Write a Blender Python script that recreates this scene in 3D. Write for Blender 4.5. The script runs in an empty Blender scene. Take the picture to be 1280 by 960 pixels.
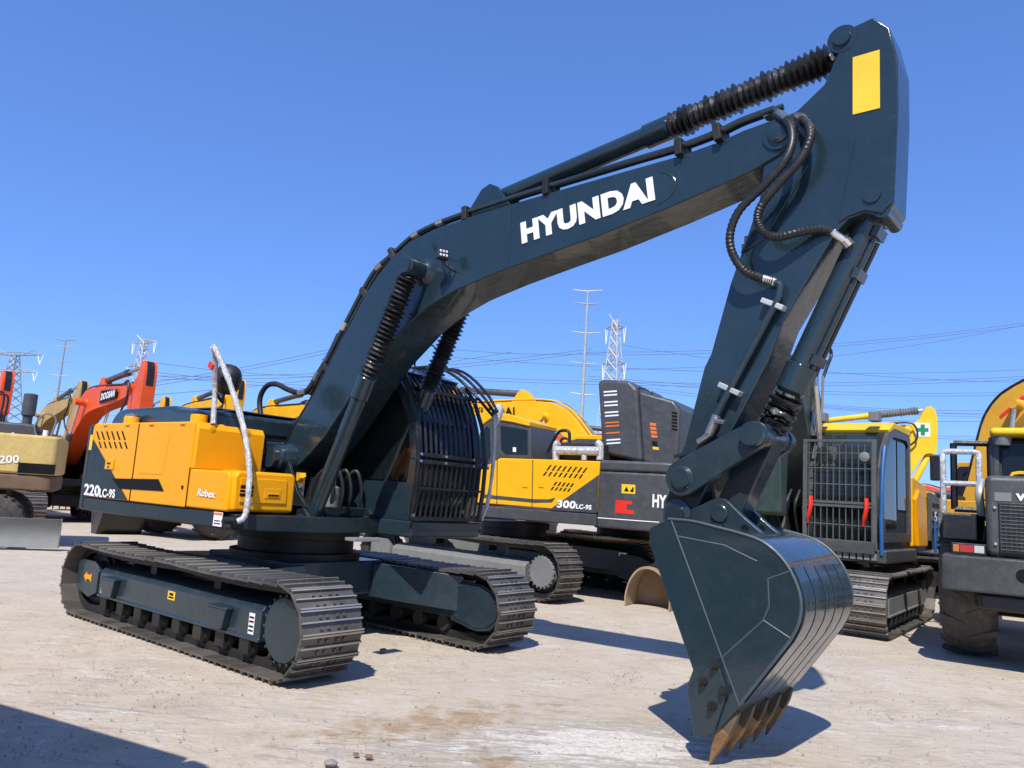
import bpy, bmesh, math, random
from mathutils import Vector, Matrix
R = math.radians
random.seed(11)
sc = bpy.context.scene
COL = sc.collection

# ------------------------------------------------------------------ camera
F_PX, PITCH, ROLL, EYE = 967.0, 0.1442, 0.0631, 1.583
_r = Vector((1, 0, 0)); _u = Vector((0, -math.sin(PITCH), math.cos(PITCH))); _f = Vector((0, math.cos(PITCH), math.sin(PITCH)))
CR = _r * math.cos(ROLL) + _u * math.sin(ROLL); CU = _u * math.cos(ROLL) - _r * math.sin(ROLL); CF = _f
cd = bpy.data.cameras.new('camera'); cam = bpy.data.objects.new('camera', cd); COL.objects.link(cam)
cd.sensor_width = 36; cd.lens = F_PX / 1280 * 36; cd.clip_start = .05; cd.clip_end = 4000
m = Matrix((CR, CU, -CF)).transposed().to_4x4(); m.translation = (0, 0, EYE); cam.matrix_world = m
sc.camera = cam

def ray(px, py):
    return CR * ((px - 640) / F_PX) + CU * ((480 - py) / F_PX) + CF
def at_depth(px, py, Y):
    d = ray(px, py); return Vector((0, 0, EYE)) + d * (Y / d.y)
class Frame:
    """a machine's own axes: x forward, y to its left, z up"""
    def __init__(s, ox, oy, yaw):
        s.o = Vector((ox, oy, 0)); s.yaw = yaw
        s.M = Matrix.Rotation(-yaw, 3, 'Z'); s.I = Matrix.Rotation(yaw, 3, 'Z')
    def on(s, px, py, val, ax=1):
        a = s.M @ (Vector((0, 0, EYE)) - s.o); d = s.M @ ray(px, py)
        return a + d * ((val - a[ax]) / d[ax])
    def w(s, v): return s.I @ Vector(v) + s.o

# ------------------------------------------------------------------ materials
MATS = {}
def ramp(nt, fac, stops):
    n = nt.nodes.new('ShaderNodeValToRGB'); e = n.color_ramp.elements
    e[0].position, e[0].color = stops[0][0], (*stops[0][1], 1); e[1].position, e[1].color = stops[-1][0], (*stops[-1][1], 1)
    for p_, c in stops[1:-1]:
        k = e.new(p_); k.color = (*c, 1)
    nt.links.new(fac, n.inputs[0]); return n.outputs[0]
def noise(nt, vec, scale, detail=4, rough=.55, dist=0):
    n = nt.nodes.new('ShaderNodeTexNoise'); n.inputs['Scale'].default_value = scale; n.inputs['Detail'].default_value = detail
    n.inputs['Roughness'].default_value = rough; n.inputs['Distortion'].default_value = dist
    nt.links.new(vec, n.inputs['Vector']); return n.outputs['Fac']
def mixc(nt, fac, a, b, mode='MIX'):
    n = nt.nodes.new('ShaderNodeMix'); n.data_type = 'RGBA'; n.blend_type = mode
    for s, v in ((0, fac), (6, a), (7, b)):
        if hasattr(v, 'links') or hasattr(v, 'is_linked'): nt.links.new(v, n.inputs[s])
        else: n.inputs[s].default_value = v if s == 0 else (*v, 1)
    return n.outputs[2]
def new_mat(name):
    m_ = bpy.data.materials.new(name); m_.use_nodes = True; nt = m_.node_tree
    b = nt.nodes['Principled BSDF']; tc = nt.nodes.new('ShaderNodeTexCoord'); return m_, nt, b, tc.outputs['Object']
def paint(name, col, rough=.35, metal=0, coat=0, dirt=.25, dirtcol=(.30, .25, .19), bump=.02, var=.12, spec=.5, scale=1.0, grain=.10, rv=.16):
    """painted or bare metal with uneven tone, dusty patches and dents"""
    m_, nt, b, v = new_mat(name)
    n1 = noise(nt, v, 1.7 * scale, 5, .6); n2 = noise(nt, v, 9 * scale, 6, .7); n3 = noise(nt, v, 60 * scale, 3, .6)
    dark = tuple(c * (1 - var) for c in col); lite = tuple(min(1, c * (1 + var) + .002) for c in col)
    c = ramp(nt, n1, ((.3, dark), (.7, lite)))
    mp = ramp(nt, n2, ((.48, (0, 0, 0)), (.78, (1, 1, 1))))
    geo = nt.nodes.new('ShaderNodeNewGeometry'); sx = nt.nodes.new('ShaderNodeSeparateXYZ'); nt.links.new(geo.outputs['Normal'], sx.inputs[0])
    mr = nt.nodes.new('ShaderNodeMapRange'); mr.inputs[1].default_value = .2; mr.inputs[2].default_value = 1; mr.inputs[3].default_value = .45; mr.inputs[4].default_value = 1.5
    nt.links.new(sx.outputs['Z'], mr.inputs[0])
    mu = nt.nodes.new('ShaderNodeMath'); mu.operation = 'MULTIPLY'; nt.links.new(mp, mu.inputs[0]); nt.links.new(mr.outputs[0], mu.inputs[1])
    mu2 = nt.nodes.new('ShaderNodeMath'); mu2.operation = 'MULTIPLY'; mu2.use_clamp = True; nt.links.new(mu.outputs[0], mu2.inputs[0]); mu2.inputs[1].default_value = dirt
    if 'steel' in name:
        oi = nt.nodes.new('ShaderNodeObjectInfo'); c = mixc(nt, 1.0, c, ramp(nt, oi.outputs['Random'], ((0, (.60, .58, .55)), (1, (1.25, 1.2, 1.12)))), 'MULTIPLY')
    nt.links.new(mixc(nt, mu2.outputs[0], c, dirtcol), b.inputs['Base Color'])
    rr = nt.nodes.new('ShaderNodeMapRange'); rr.inputs[1].default_value = .3; rr.inputs[2].default_value = .75
    rr.inputs[3].default_value = max(.04, rough - .07); rr.inputs[4].default_value = min(1, rough + rv); nt.links.new(n2, rr.inputs[0]); nt.links.new(rr.outputs[0], b.inputs['Roughness'])
    b.inputs['Metallic'].default_value = metal; b.inputs['Coat Weight'].default_value = coat; b.inputs['Coat Roughness'].default_value = .06
    b.inputs['Specular IOR Level'].default_value = spec
    if bump:
        ad = nt.nodes.new('ShaderNodeMath'); ad.operation = 'MULTIPLY_ADD'; nt.links.new(n3, ad.inputs[0]); ad.inputs[1].default_value = grain; nt.links.new(n1, ad.inputs[2])
        bp = nt.nodes.new('ShaderNodeBump'); bp.inputs['Strength'].default_value = 1; bp.inputs['Distance'].default_value = bump
        nt.links.new(ad.outputs[0], bp.inputs['Height']); nt.links.new(bp.outputs[0], b.inputs['Normal'])
    MATS[name] = m_; return m_
TEAL = paint('teal_paint', (.014, .030, .039), .24, 0, .45, .035, bump=.02, var=.07, grain=.004, rv=.05, spec=.4)
TEALP = paint('teal_panel_paint', (.012, .026, .034), .4, 0, .08, .03, bump=.012, var=.07, grain=.004, rv=.06, spec=.2)
TEALM = paint('teal_matt', (.016, .032, .042), .36, 0, .3, .09, grain=.01, rv=.08, spec=.4)
DECK = paint('deck_paint', (.008, .015, .019), .45, 0, .1, .12, spec=.3, rv=.08)
YEL = paint('amber_paint', (.86, .365, .001), .36, 0, .0, .015, bump=.012, var=.03, spec=.22, grain=.004, rv=.06)
YEL2 = paint('yellow_paint', (.84, .43, .006), .42, 0, .0, .08, var=.06, spec=.25)
YEL3 = paint('lemon_paint', (.82, .52, .02), .5, 0, 0, .1, var=.06, spec=.25)
YELOLD = paint('faded_yellow_paint', (.60, .43, .14), .6, 0, 0, .6, (.20, .10, .045), var=.15)
TAN = paint('tan_paint', (.46, .30, .09), .55, 0, 0, .3)
AMBER2 = paint('dull_amber_paint', (.66, .34, .03), .5, 0, 0, .2, var=.08, spec=.25)
ORG = paint('orange_paint', (.74, .085, .008), .4, 0, .1, .1, var=.1, spec=.35)
GREY = paint('grey_paint', (.055, .058, .06), .42, 0, .1, .3)
GREYL = paint('pale_grey_paint', (.17, .175, .165), .6, 0, 0, .5)
DGREEN = paint('green_black_paint', (.030, .052, .045), .4, 0, .1, .25)
BLACK = paint('black_paint', (.008, .008, .009), .35, 0, .1, .12)
RUBBER = paint('black_rubber', (.012, .012, .013), .42, 0, 0, .12, bump=.004)
BELLOW = paint('bellows_rubber', (.010, .010, .011), .3, 0, .2, .1, bump=.02, scale=4)
STEEL = paint('track_steel', (.11, .104, .096), .42, .35, 0, .8, (.22, .18, .135), var=.35, bump=.006)
WORN = paint('worn_steel', (.44, .43, .41), .36, .6, 0, .35, (.16, .13, .10), var=.25, bump=.004)
DARKST = paint('dark_steel', (.035, .034, .033), .5, .5, 0, .5, (.10, .08, .06), var=.3)
CHROME = paint('chrome_steel', (.62, .62, .6), .22, .9, 0, .1, bump=0)
TOOTH = paint('rusty_tooth', (.30, .165, .065), .6, .3, 0, 1.2, (.07, .05, .04), var=.5, scale=3)
RUST = paint('rusty_steel', (.22, .145, .09), .7, .1, 0, .7, (.11, .06, .035), var=.3)
WHITE = paint('white_vinyl', (.82, .82, .82), .45, 0, 0, .04, bump=0, var=.02)
BLKVIN = paint('black_vinyl', (.008, .008, .009), .55, 0, 0, .03, bump=0, spec=.12)
REDVIN = paint('red_vinyl', (.72, .03, .012), .4, 0, 0, .05, bump=0)
ORVIN = paint('orange_vinyl', (.80, .17, .02), .4, 0, 0, .05, bump=0)
YELVIN = paint('yellow_vinyl', (.85, .52, .02), .4, 0, 0, .03, bump=0)
GRNVIN = paint('green_vinyl', (.01, .22, .09), .4, 0, 0, .03, bump=0)
BLUE = paint('blue_paint', (.015, .10, .30), .4, 0, 0, .2, bump=0)
WRAP = paint('bubble_wrap', (.52, .52, .50), .3, .2, .3, .06, (.3, .3, .29), bump=.03, scale=9, var=.25)
LAMPG = paint('lamp_glass', (.75, .75, .72), .1, .3, .5, 0, bump=0)
GALV = paint('galvanised_steel', (.42, .45, .47), .5, .3, 0, .1, bump=0)
WIREM = paint('power_wire', (.12, .145, .19), .6, 0, 0, 0, bump=0)
TYRE = paint('tyre_rubber', (.060, .053, .045), .85, 0, 0, .9, (.26, .21, .16), bump=.02, var=.2)
CONC = paint('boundary_wall', (.26, .22, .19), .9, 0, 0, .4, bump=0)
STONE = paint('stone_grey', (.27, .235, .20), .9, 0, 0, .3)
INTER = paint('cab_interior', (.018, .019, .02), .6, 0, 0, .1)
def glass(name, tint, alpha):
    m_, nt, b, v = new_mat(name)
    b.inputs['Base Color'].default_value = (*tint, 1); b.inputs['Roughness'].default_value = .05; b.inputs['Coat Weight'].default_value = .6
    tr = nt.nodes.new('ShaderNodeBsdfTransparent'); tr.inputs[0].default_value = (.75, .82, .82, 1)
    fr = nt.nodes.new('ShaderNodeFresnel'); fr.inputs[0].default_value = 1.5
    mx = nt.nodes.new('ShaderNodeMixShader'); ad = nt.nodes.new('ShaderNodeMath'); ad.operation = 'ADD'; ad.use_clamp = True
    nt.links.new(fr.outputs[0], ad.inputs[0]); ad.inputs[1].default_value = alpha
    nt.links.new(ad.outputs[0], mx.inputs[0]); nt.links.new(tr.outputs[0], mx.inputs[1]); nt.links.new(b.outputs[0], mx.inputs[2])
    nt.links.new(mx.outputs[0], nt.nodes['Material Output'].inputs[0]); return m_
GLASS = glass('cab_glass', (.02, .03, .03), .35)

# ------------------------------------------------------------------ mesh building
class MB:
    def __init__(s): s.v = []; s.f = []; s.mi = []
    def add(s, vs, fs, mi=0):
        k = len(s.v); s.v += [Vector(v) for v in vs]; s.f += [[i + k for i in f] for f in fs]; s.mi += [mi] * len(fs); return s
    def box(s, x0, x1, y0, y1, z0, z1, mi=0, M=None):
        vs = [Vector((x, y, z)) for x in (x0, x1) for y in (y0, y1) for z in (z0, z1)]
        if M: vs = [M @ v for v in vs]
        return s.add(vs, [(0, 1, 3, 2), (4, 6, 7, 5), (0, 4, 5, 1), (2, 3, 7, 6), (0, 2, 6, 4), (1, 5, 7, 3)], mi)
    def prism(s, pts, a, b, ax=1, mi=0):
        """outline in the plane across axis ax, from a to b; a or b may be a list (one per point)"""
        n = len(pts); A = a if isinstance(a, (list, tuple)) else [a] * n; B = b if isinstance(b, (list, tuple)) else [b] * n
        def mk(p, t):
            q = [p[0], p[1]]; q.insert(ax, t); return q
        area = sum(pts[i][0] * pts[(i + 1) % n][1] - pts[(i + 1) % n][0] * pts[i][1] for i in range(n))
        vs = [mk(p, t) for p, t in zip(pts, A)] + [mk(p, t) for p, t in zip(pts, B)]
        fs = [list(range(n)), list(range(2 * n - 1, n - 1, -1))] + [(i, i + n, (i + 1) % n + n, (i + 1) % n) for i in range(n)]
        return s.add(vs, fs, mi)
    def tube(s, pts, r, n=8, mi=0, cap=True):
        pts = [Vector(p) for p in pts]; rs = r if isinstance(r, (list, tuple)) else [r] * len(pts)
        t0 = (pts[1] - pts[0]).normalized(); up = Vector((0, 0, 1)) if abs(t0.z) < .9 else Vector((1, 0, 0))
        nx = t0.cross(up).normalized(); vs = []
        for i, p in enumerate(pts):
            t = (pts[min(i + 1, len(pts) - 1)] - pts[max(i - 1, 0)]).normalized()
            nx = (nx - t * nx.dot(t)).normalized(); ny = t.cross(nx)
            vs += [p + (nx * math.cos(2 * math.pi * k / n) + ny * math.sin(2 * math.pi * k / n)) * rs[i] for k in range(n)]
        fs = [(i * n + k, i * n + (k + 1) % n, (i + 1) * n + (k + 1) % n, (i + 1) * n + k) for i in range(len(pts) - 1) for k in range(n)]
        if cap: fs += [list(range(n - 1, -1, -1)), list(range((len(pts) - 1) * n, len(pts) * n))]
        return s.add(vs, fs, mi)
    def cyl(s, p0, p1, r, n=20, mi=0): return s.tube([p0, p1], r, n, mi)
    def lathe(s, p0, p1, prof, n=24, mi=0):
        """profile of (distance from p0 along the axis, radius)"""
        p0 = Vector(p0); d = (Vector(p1) - p0).normalized()
        up = Vector((0, 0, 1)) if abs(d.z) < .9 else Vector((1, 0, 0)); a = d.cross(up).normalized(); b = d.cross(a); vs = []
        for t, r in prof: vs += [p0 + d * t + (a * math.cos(2 * math.pi * k / n) + b * math.sin(2 * math.pi * k / n)) * max(r, 1e-4) for k in range(n)]
        m_ = len(prof)
        fs = [(i * n + k, (i + 1) * n + k, (i + 1) * n + (k + 1) % n, i * n + (k + 1) % n) for i in range(m_ - 1) for k in range(n)]
        fs += [list(range(n)), list(range(m_ * n - 1, (m_ - 1) * n - 1, -1))]
        return s.add(vs, fs, mi)
    def bellows(s, p0, p1, r, pitch=.045, jit=.12, n=20, mi=0):
        L = (Vector(p1) - Vector(p0)).length; k = max(3, int(L / pitch)); pr = []
        for i in range(k):
            a = r * (1 + random.uniform(-jit, jit)); pr += [(L * i / k, r * .72), (L * (i + .5) / k, a)]
        pr.append((L, r * .72)); return s.lathe(p0, p1, pr, n, mi)
    def mesh(s, name, mats, smooth=35):
        me = bpy.data.meshes.new(name); me.from_pydata([tuple(v) for v in s.v], [], s.f)
        for m_ in (mats if isinstance(mats, (list, tuple)) else [mats]): me.materials.append(m_)
        me.polygons.foreach_set('material_index', s.mi)
        bm = bmesh.new(); bm.from_mesh(me); bmesh.ops.recalc_face_normals(bm, faces=bm.faces); bm.to_mesh(me); bm.free()
        me.polygons.foreach_set('use_smooth', [True] * len(me.polygons)); me.set_sharp_from_angle(angle=R(smooth)); me.update(); return me
    def obj(s, name, mats, parent=None, bev=0, smooth=35, seg=2):
        return link(name, s.mesh(name, mats, smooth), parent, bev, seg)
def link(name, me, parent=None, bev=0, seg=2):
    o = bpy.data.objects.new(name, me); COL.objects.link(o); o.parent = parent
    if bev:
        b = o.modifiers.new('edges', 'BEVEL'); b.width = bev; b.segments = seg; b.limit_method = 'ANGLE'; b.angle_limit = R(40); b.harden_normals = True
    return o
def tag(o, label, cat, group=None, kind=None):
    o['label'] = label; o['category'] = cat
    if group: o['group'] = group
    if kind: o['kind'] = kind
    return o
def empty(name, loc, yaw, label, cat, group=None, s=1.0):
    o = bpy.data.objects.new(name, None); COL.objects.link(o); o.location = loc; o.rotation_euler = (0, 0, yaw); o.scale = (s, s, s)
    o.empty_display_size = .3; return tag(o, label, cat, group)
def curve(pts, k=6):
    """smooth path through the points"""
    P = [Vector(p) for p in pts]; P = [P[0] * 2 - P[1]] + P + [P[-1] * 2 - P[-2]]; out = []
    for i in range(1, len(P) - 2):
        for j in range(k):
            t = j / k; a, b, c, d = P[i - 1:i + 3]
            out.append(.5 * ((2 * b) + (c - a) * t + (2 * a - 5 * b + 4 * c - d) * t * t + (3 * b - a - 3 * c + d) * t ** 3))
    return out + [P[-2]]
def writing(name, txt, bl, br, tl, mat, parent, bold=.02, proud=.004, shear=0, thick=.003):
    """lettering fitted to the parallelogram bl-br-tl"""
    cu = bpy.data.curves.new('lettering', 'FONT'); cu.body = txt; cu.offset = bold; cu.shear = shear; cu.space_character = 1.0 + bold * 1.6; cu.resolution_u = 3
    ob = bpy.data.objects.new('lettering', cu); me = bpy.data.meshes.new_from_object(ob)
    bpy.data.objects.remove(ob); bpy.data.curves.remove(cu)
    xs = [v.co.x for v in me.vertices]; ys = [v.co.y for v in me.vertices]; x0, x1, y0, y1 = min(xs), max(xs), min(ys), max(ys)
    bl, br, tl = Vector(bl), Vector(br), Vector(tl); u = br - bl; w = tl - bl; nn = u.cross(w).normalized() * proud
    for v in me.vertices: v.co = bl + u * ((v.co.x - x0) / (x1 - x0)) + w * ((v.co.y - y0) / (y1 - y0)) + nn
    me.materials.clear(); me.materials.append(mat); me.name = name; me.polygons.foreach_set('use_smooth', [False] * len(me.polygons))
    bm = bmesh.new(); bm.from_mesh(me); r_ = bmesh.ops.extrude_face_region(bm, geom=bm.faces[:])
    nv = [e for e in r_['geom'] if isinstance(e, bmesh.types.BMVert)]; bmesh.ops.translate(bm, verts=nv, vec=nn.normalized() * thick)
    bmesh.ops.recalc_face_normals(bm, faces=bm.faces); bm.to_mesh(me); bm.free()
    return link(name, me, parent)
def plate(mb, corners, thick, mi=0):
    """thin plate on the given corner loop, rising thick along its normal"""
    c = [Vector(p) for p in corners]; n = (c[1] - c[0]).cross(c[-1] - c[0]).normalized() * thick; k = len(c)
    return mb.add(c + [p + n for p in c], [list(range(k))[::-1], list(range(k, 2 * k))] + [(i, (i + 1) % k, (i + 1) % k + k, i + k) for i in range(k)], mi)

# ------------------------------------------------------------------ shared machine outlines (main excavator's own size)
BUP = [(-.07, 1.95), (.1, 2.2), (.33, 2.48), (.55, 2.80), (.8, 3.17), (1.08, 3.57), (1.25, 3.76), (1.45, 3.92), (1.7, 4.05), (2.02, 4.12), (2.41, 4.16), (2.8, 4.19), (3.36, 4.22), (4.17, 4.26), (4.63, 4.28), (4.95, 4.32), (5.13, 4.36), (5.36, 4.385), (5.46, 4.35), (5.50, 4.26)]
BLO = [(5.47, 4.16), (5.38, 4.10), (5.2, 4.03), (5.01, 3.98), (4.54, 3.87), (3.9, 3.74), (3.39, 3.66), (2.86, 3.57), (2.39, 3.47), (2.04, 3.35), (1.77, 3.2), (1.34, 2.87), (1.03, 2.53), (.64, 2.09), (.42, 1.9), (.25, 1.78), (.08, 1.70), (-.08, 1.72), (-.15, 1.84)]
def bhw(x): return .25 if x < 2 else max(.19, .25 - (x - 2) * .02)
FOOT, TIP = (.05, 1.84), (5.40, 4.26)
ARM = [(5.70, 4.56), (5.80, 4.78), (5.90, 4.93), (6.02, 4.95), (6.12, 4.84), (6.17, 4.6), (6.17, 4.25), (6.155, 3.93), (6.14, 3.60), (6.07, 3.53), (5.96, 3.57), (5.86, 3.55), (5.78, 3.47), (5.43, 2.88), (5.34, 2.63), (5.08, 2.13), (4.90, 1.72), (4.80, 1.50), (4.70, 1.42), (4.60, 1.46), (4.575, 1.6), (4.62, 1.72), (4.72, 2.03), (4.86, 2.6), (4.91, 2.7), (5.05, 3.22), (5.15, 3.5), (5.25, 3.80), (5.28, 4.10), (5.33, 4.32), (5.45, 4.39), (5.52, 4.42)]
BUCKET_PIN = (4.69, 1.53)
def rot2(p, c, a):
    x, z = p[0] - c[0], p[1] - c[1]; return (c[0] + x * math.cos(a) - z * math.sin(a), c[1] + x * math.sin(a) + z * math.cos(a))

def track_loop(wb, rad, step, sag=.02):
    """points and outward angles along a track: bottom forward, round the front, top back"""
    per = 4 * wb + 2 * math.pi * rad; n = max(8, int(round(per / step))); out = []
    for i in range(n):
        d = per * i / n
        if d < 2 * wb: out.append((-wb + d, 0, -math.pi / 2, 0))
        elif d < 2 * wb + math.pi * rad:
            a = (d - 2 * wb) / rad - math.pi / 2; out.append((wb + rad * math.cos(a), rad + rad * math.sin(a), a, 0))
        elif d < 4 * wb + math.pi * rad:
            t = (d - 2 * wb - math.pi * rad) / (2 * wb); out.append((wb - t * 2 * wb, 2 * rad - sag * math.sin(math.pi * ((t * 2) % 1)), math.pi / 2, 0))
        else:
            a = (d - 4 * wb - math.pi * rad) / rad + math.pi / 2; out.append((-wb + rad * math.cos(a), rad + rad * math.sin(a), a, 0))
    return out, per / n
def shoe_shape(mb, pitch, hw, M=None):
    """one triple-grouser shoe: t forward, n outward"""
    h = pitch / 2
    pr = [(-h * .98, -.045), (-h * .98, -.006), (-h * .86, .0), (-h * .80, -.026), (-h * .12, -.026), (-h * .06, -.003), (h * .06, -.003), (h * .12, -.026), (h * .76, -.026), (h * .82, -.003), (h * .94, -.003), (h * 1.06, -.03), (h * 1.06, -.04)]
    n = len(pr); vs = [Vector((t, y, q)) for y in (-hw, hw) for t, q in pr]
    if M: vs = [M @ v for v in vs]
    mb.add(vs, [list(range(n)), list(range(2 * n - 1, n - 1, -1))] + [(i, i + n, (i + 1) % n + n, (i + 1) % n) for i in range(n)], 0)
    for k_ in (1, 5, 9): mb.mi[-n + k_] = 1
    for t in (-.46, .44):
        for y in (-.12, -.05, .05, .12):
            q = [Vector((t * h + dx * .013, y + dy * .013, z)) for z in (-.03, -.012) for dx, dy in ((-1, -1), (1, -1), (1, 1), (-1, 1))]
            if M: q = [M @ v for v in q]
            mb.add(q, [(0, 1, 2, 3), (4, 5, 6, 7), (0, 1, 5, 4), (1, 2, 6, 5), (2, 3, 7, 6), (3, 0, 4, 7)], 0)
def shoe_matrix(x, z, a, y):
    n = Vector((math.cos(a), 0, math.sin(a))); t = Vector((-math.sin(a), 0, math.cos(a)))
    M = Matrix((t, Vector((0, 1, 0)), n)).transposed().to_4x4(); M.translation = (x, y, z); return M

def undercarriage(root, yaw, wb, rad, gauge, hw, mats, individual=False, front_cover=True):
    """two tracks, frames and final drives; yaw is relative to the upper structure"""
    frame_m, steel, dark = mats; RZ = Matrix.Rotation(yaw, 4, 'Z')
    loop, pitch = track_loop(wb, rad, .2016 if individual else .21)
    shoe = None
    for sy in (-1, 1):
        yc = sy * gauge
        ch = MB(); band = [(x - .045 * math.cos(a), z - .045 * math.sin(a)) for x, z, a, _ in track_loop(wb, rad, .1)[0]]
        inn = [(x - .12 * math.cos(a), z - .12 * math.sin(a)) for x, z, a, _ in track_loop(wb, rad, .1)[0]]; k = len(band)
        for y0, y1 in ((-.13, -.05), (.05, .13)):
            for i in range(k):
                j = (i + 1) % k
                ch.add([(p[0], yc + y, p[1]) for y in (y0, y1) for p in (band[i], band[j], inn[j], inn[i])], [(0, 1, 2, 3), (4, 7, 6, 5), (3, 2, 6, 7), (0, 4, 5, 1)], 0)
        if not individual:
            for x, z, a, _ in loop: shoe_shape(ch, pitch, hw, shoe_matrix(x, z, a, yc))
            for f in range(2 * k * 4, len(ch.mi)): ch.mi[f] += 1
        tr = ch.obj('track', [dark, steel, WORN], root); tr.matrix_local = RZ
        if individual:
            for x, z, a, _ in loop:
                if shoe is None:
                    sb = MB(); shoe_shape(sb, pitch, hw); shoe = sb.mesh('track_shoe', [steel, WORN])
                o = link('track_shoe', shoe, tr); o.matrix_local = shoe_matrix(x, z, a, yc) @ Matrix.Rotation(random.uniform(-.012, .012), 4, 'Y')
        for i in range(8):
            wh = MB(); x = -wb * .72 + i * wb * 1.44 / 7; wh.lathe((x, yc - .17, rad * .46), (x, yc + .17, 0.0 + rad * .46), [(0, .085), (.04, .10), (.05, .075), (.29, .075), (.30, .10), (.34, .085)], 14)
            wh.box(x - .07, x + .07, yc + sy * .19 - .02, yc + sy * .19 + .02, .13, .25); o = wh.obj('track_roller', dark, root); o.matrix_local = RZ
        for x in (-wb * .3, wb * .35):
            wh = MB(); wh.cyl((x, yc - .1, 2 * rad - .18), (x, yc + .1, 2 * rad - .18), .06, 14); o = wh.obj('carrier_roller', dark, root); o.matrix_local = RZ
        sp = MB(); n = 21; rr_ = rad - .07
        pts = [(wb + (rr_ if i % 2 else rr_ - .05) * math.cos(2 * math.pi * i / (2 * n)), rad + (rr_ if i % 2 else rr_ - .05) * math.sin(2 * math.pi * i / (2 * n))) for i in range(2 * n)]
        sp.prism(pts, yc - .03, yc + .03)
        o = sp.obj('sprocket', dark, root); o.matrix_local = RZ
        idl = MB(); idl.lathe((-wb, yc - .09, rad), (-wb, yc + .09, rad), [(0, rad - .16), (.02, rad - .1), (.06, rad - .1), (.07, rad - .07), (.11, rad - .07), (.12, rad - .1), (.16, rad - .1), (.18, rad - .16)], 28)
        o = idl.obj('idler', dark, root); o.matrix_local = RZ
        out = sy * (gauge + .21)
        fr = MB()   # the side beam, its sloping upper face and lower lip
        sec = [(yc - sy * .2, .26), (out - sy * .02, .25), (out + sy * .012, .25), (out + sy * .012, .275), (out, .285), (out, .50), (out - sy * .03, .54), (out - sy * .17, .60), (yc - sy * .2, .60)]
        fr.prism(sec, -wb * .80, wb * .835, ax=0)
        # idler fork at the far end and the rounded end by the final drive
        y0, y1 = sorted((yc - sy * .19, out - sy * .02))
        fr.prism([(-wb * 1.13, rad - .12), (-wb * 1.13, rad + .17), (-wb * 1.08, rad + .2), (-wb * .9, rad + .2), (-wb * .85, .5), (-wb * .85, .27), (-wb * .95, .2)], y0, y1)
        inn_y = yc - sy * .21
        a0, a1 = sorted((inn_y, inn_y + sy * .05))
        fr.prism([(wb * .80, .24), (wb * 1.0, .17), (wb * 1.10, .2), (wb * 1.17, .32), (wb * 1.19, .45), (wb * 1.14, .58), (wb * 1.02, .65), (wb * .82, .66)], a0, a1)
        o = fr.obj('track_frame', frame_m, root, .012); o.matrix_local = RZ
        if individual:
            pn = MB(); b0, b1 = sorted((inn_y - sy * .001, inn_y - sy * .014))
            pn.prism([(wb * .83, .27), (wb * 1.0, .205), (wb * 1.09, .235), (wb * 1.145, .33), (wb * 1.16, .45), (wb * 1.12, .555), (wb * 1.01, .62), (wb * .845, .63)], b0, b1)
            for bx, bz in ((.85, .29), (1.09, .27), (1.13, .5), (.86, .6)): pn.cyl((wb * bx, (b0 if sy > 0 else b1) - 0 * sy, bz), (wb * bx, (b0 if sy > 0 else b1) - sy * .012, bz), .016, 8)
            pn.obj('motor_guard', frame_m, o, .008)
            # two carry brackets with gussets, stickers
            for bx in (-.62, .52):
                bk = MB(); b0, b1 = sorted((out + sy * .001, out + sy * .07))
                bk.box(wb * bx - .16, wb * bx + .16, b0, b1, .455, .478)
                bk.prism([(wb * bx - .11, .30), (wb * bx - .15, .455), (wb * bx + .15, .455), (wb * bx + .11, .30), (wb * bx + .05, .285), (wb * bx - .05, .285)], b0, b1 - .035 if sy > 0 else b1)
                bk.obj('step_bracket', frame_m, o, .008)
        fd = MB(); r0 = .285 if individual else .26
        o0, o1 = yc + sy * .1, out - sy * .005
        L = abs(o1 - o0)
        fd.lathe((wb, o0, rad), (wb, o1, rad), [(0, r0 * 1.0), (L - .09, r0 * 1.0), (L - .075, r0 * .96), (L - .02, r0 * .94), (L - .006, r0 * .90), (L, r0 * .88)], 36)
        for k_ in range(20):
            a = 2 * math.pi * k_ / 20; p_ = (wb + r0 * .95 * math.cos(a), 0, rad + r0 * .95 * math.sin(a))
            fd.cyl((p_[0], o1 - sy * .03, p_[2]), (p_[0], o1 - sy * .004, p_[2]), .014, 6)
        o = fd.obj('final_drive', frame_m, root, 0); o.matrix_local = RZ
    cb = MB()   # car body: centre box and four legs
    cb.prism([(-.75, -.6), (.75, -.6), (.75, .6), (-.75, .6)], .45, .80, ax=2)
    for sx in (-1, 1):
        for sy in (-1, 1):
            g = gauge - .2
            xa, xb, xc, xd = sx * .25, sx * .8, sx * .95, sx * 1.62
            pts = [(xa, sy * .5), (xb, sy * .45), (xd, sy * (g + .01)), (xc, sy * (g + .01))]
            cb.add([(x, y, z) for (x, y), z in zip(pts, (.78, .78, .71, .71))] + [(x, y, z) for (x, y), z in zip(pts, (.42, .42, .33, .33))],
                   [(0, 1, 2, 3), (7, 6, 5, 4), (0, 4, 5, 1), (1, 5, 6, 2), (2, 6, 7, 3), (3, 7, 4, 0)])
    o = cb.obj('car_body', frame_m, root, .015); o.matrix_local = RZ
    sw = MB(); sw.lathe((0, 0, .8), (0, 0, 1.12), [(0, .70), (.06, .70), (.07, .62), (.2, .62), (.21, .68), (.32, .68)], 40)
    sw.obj('swing_ring', dark, root)

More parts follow.
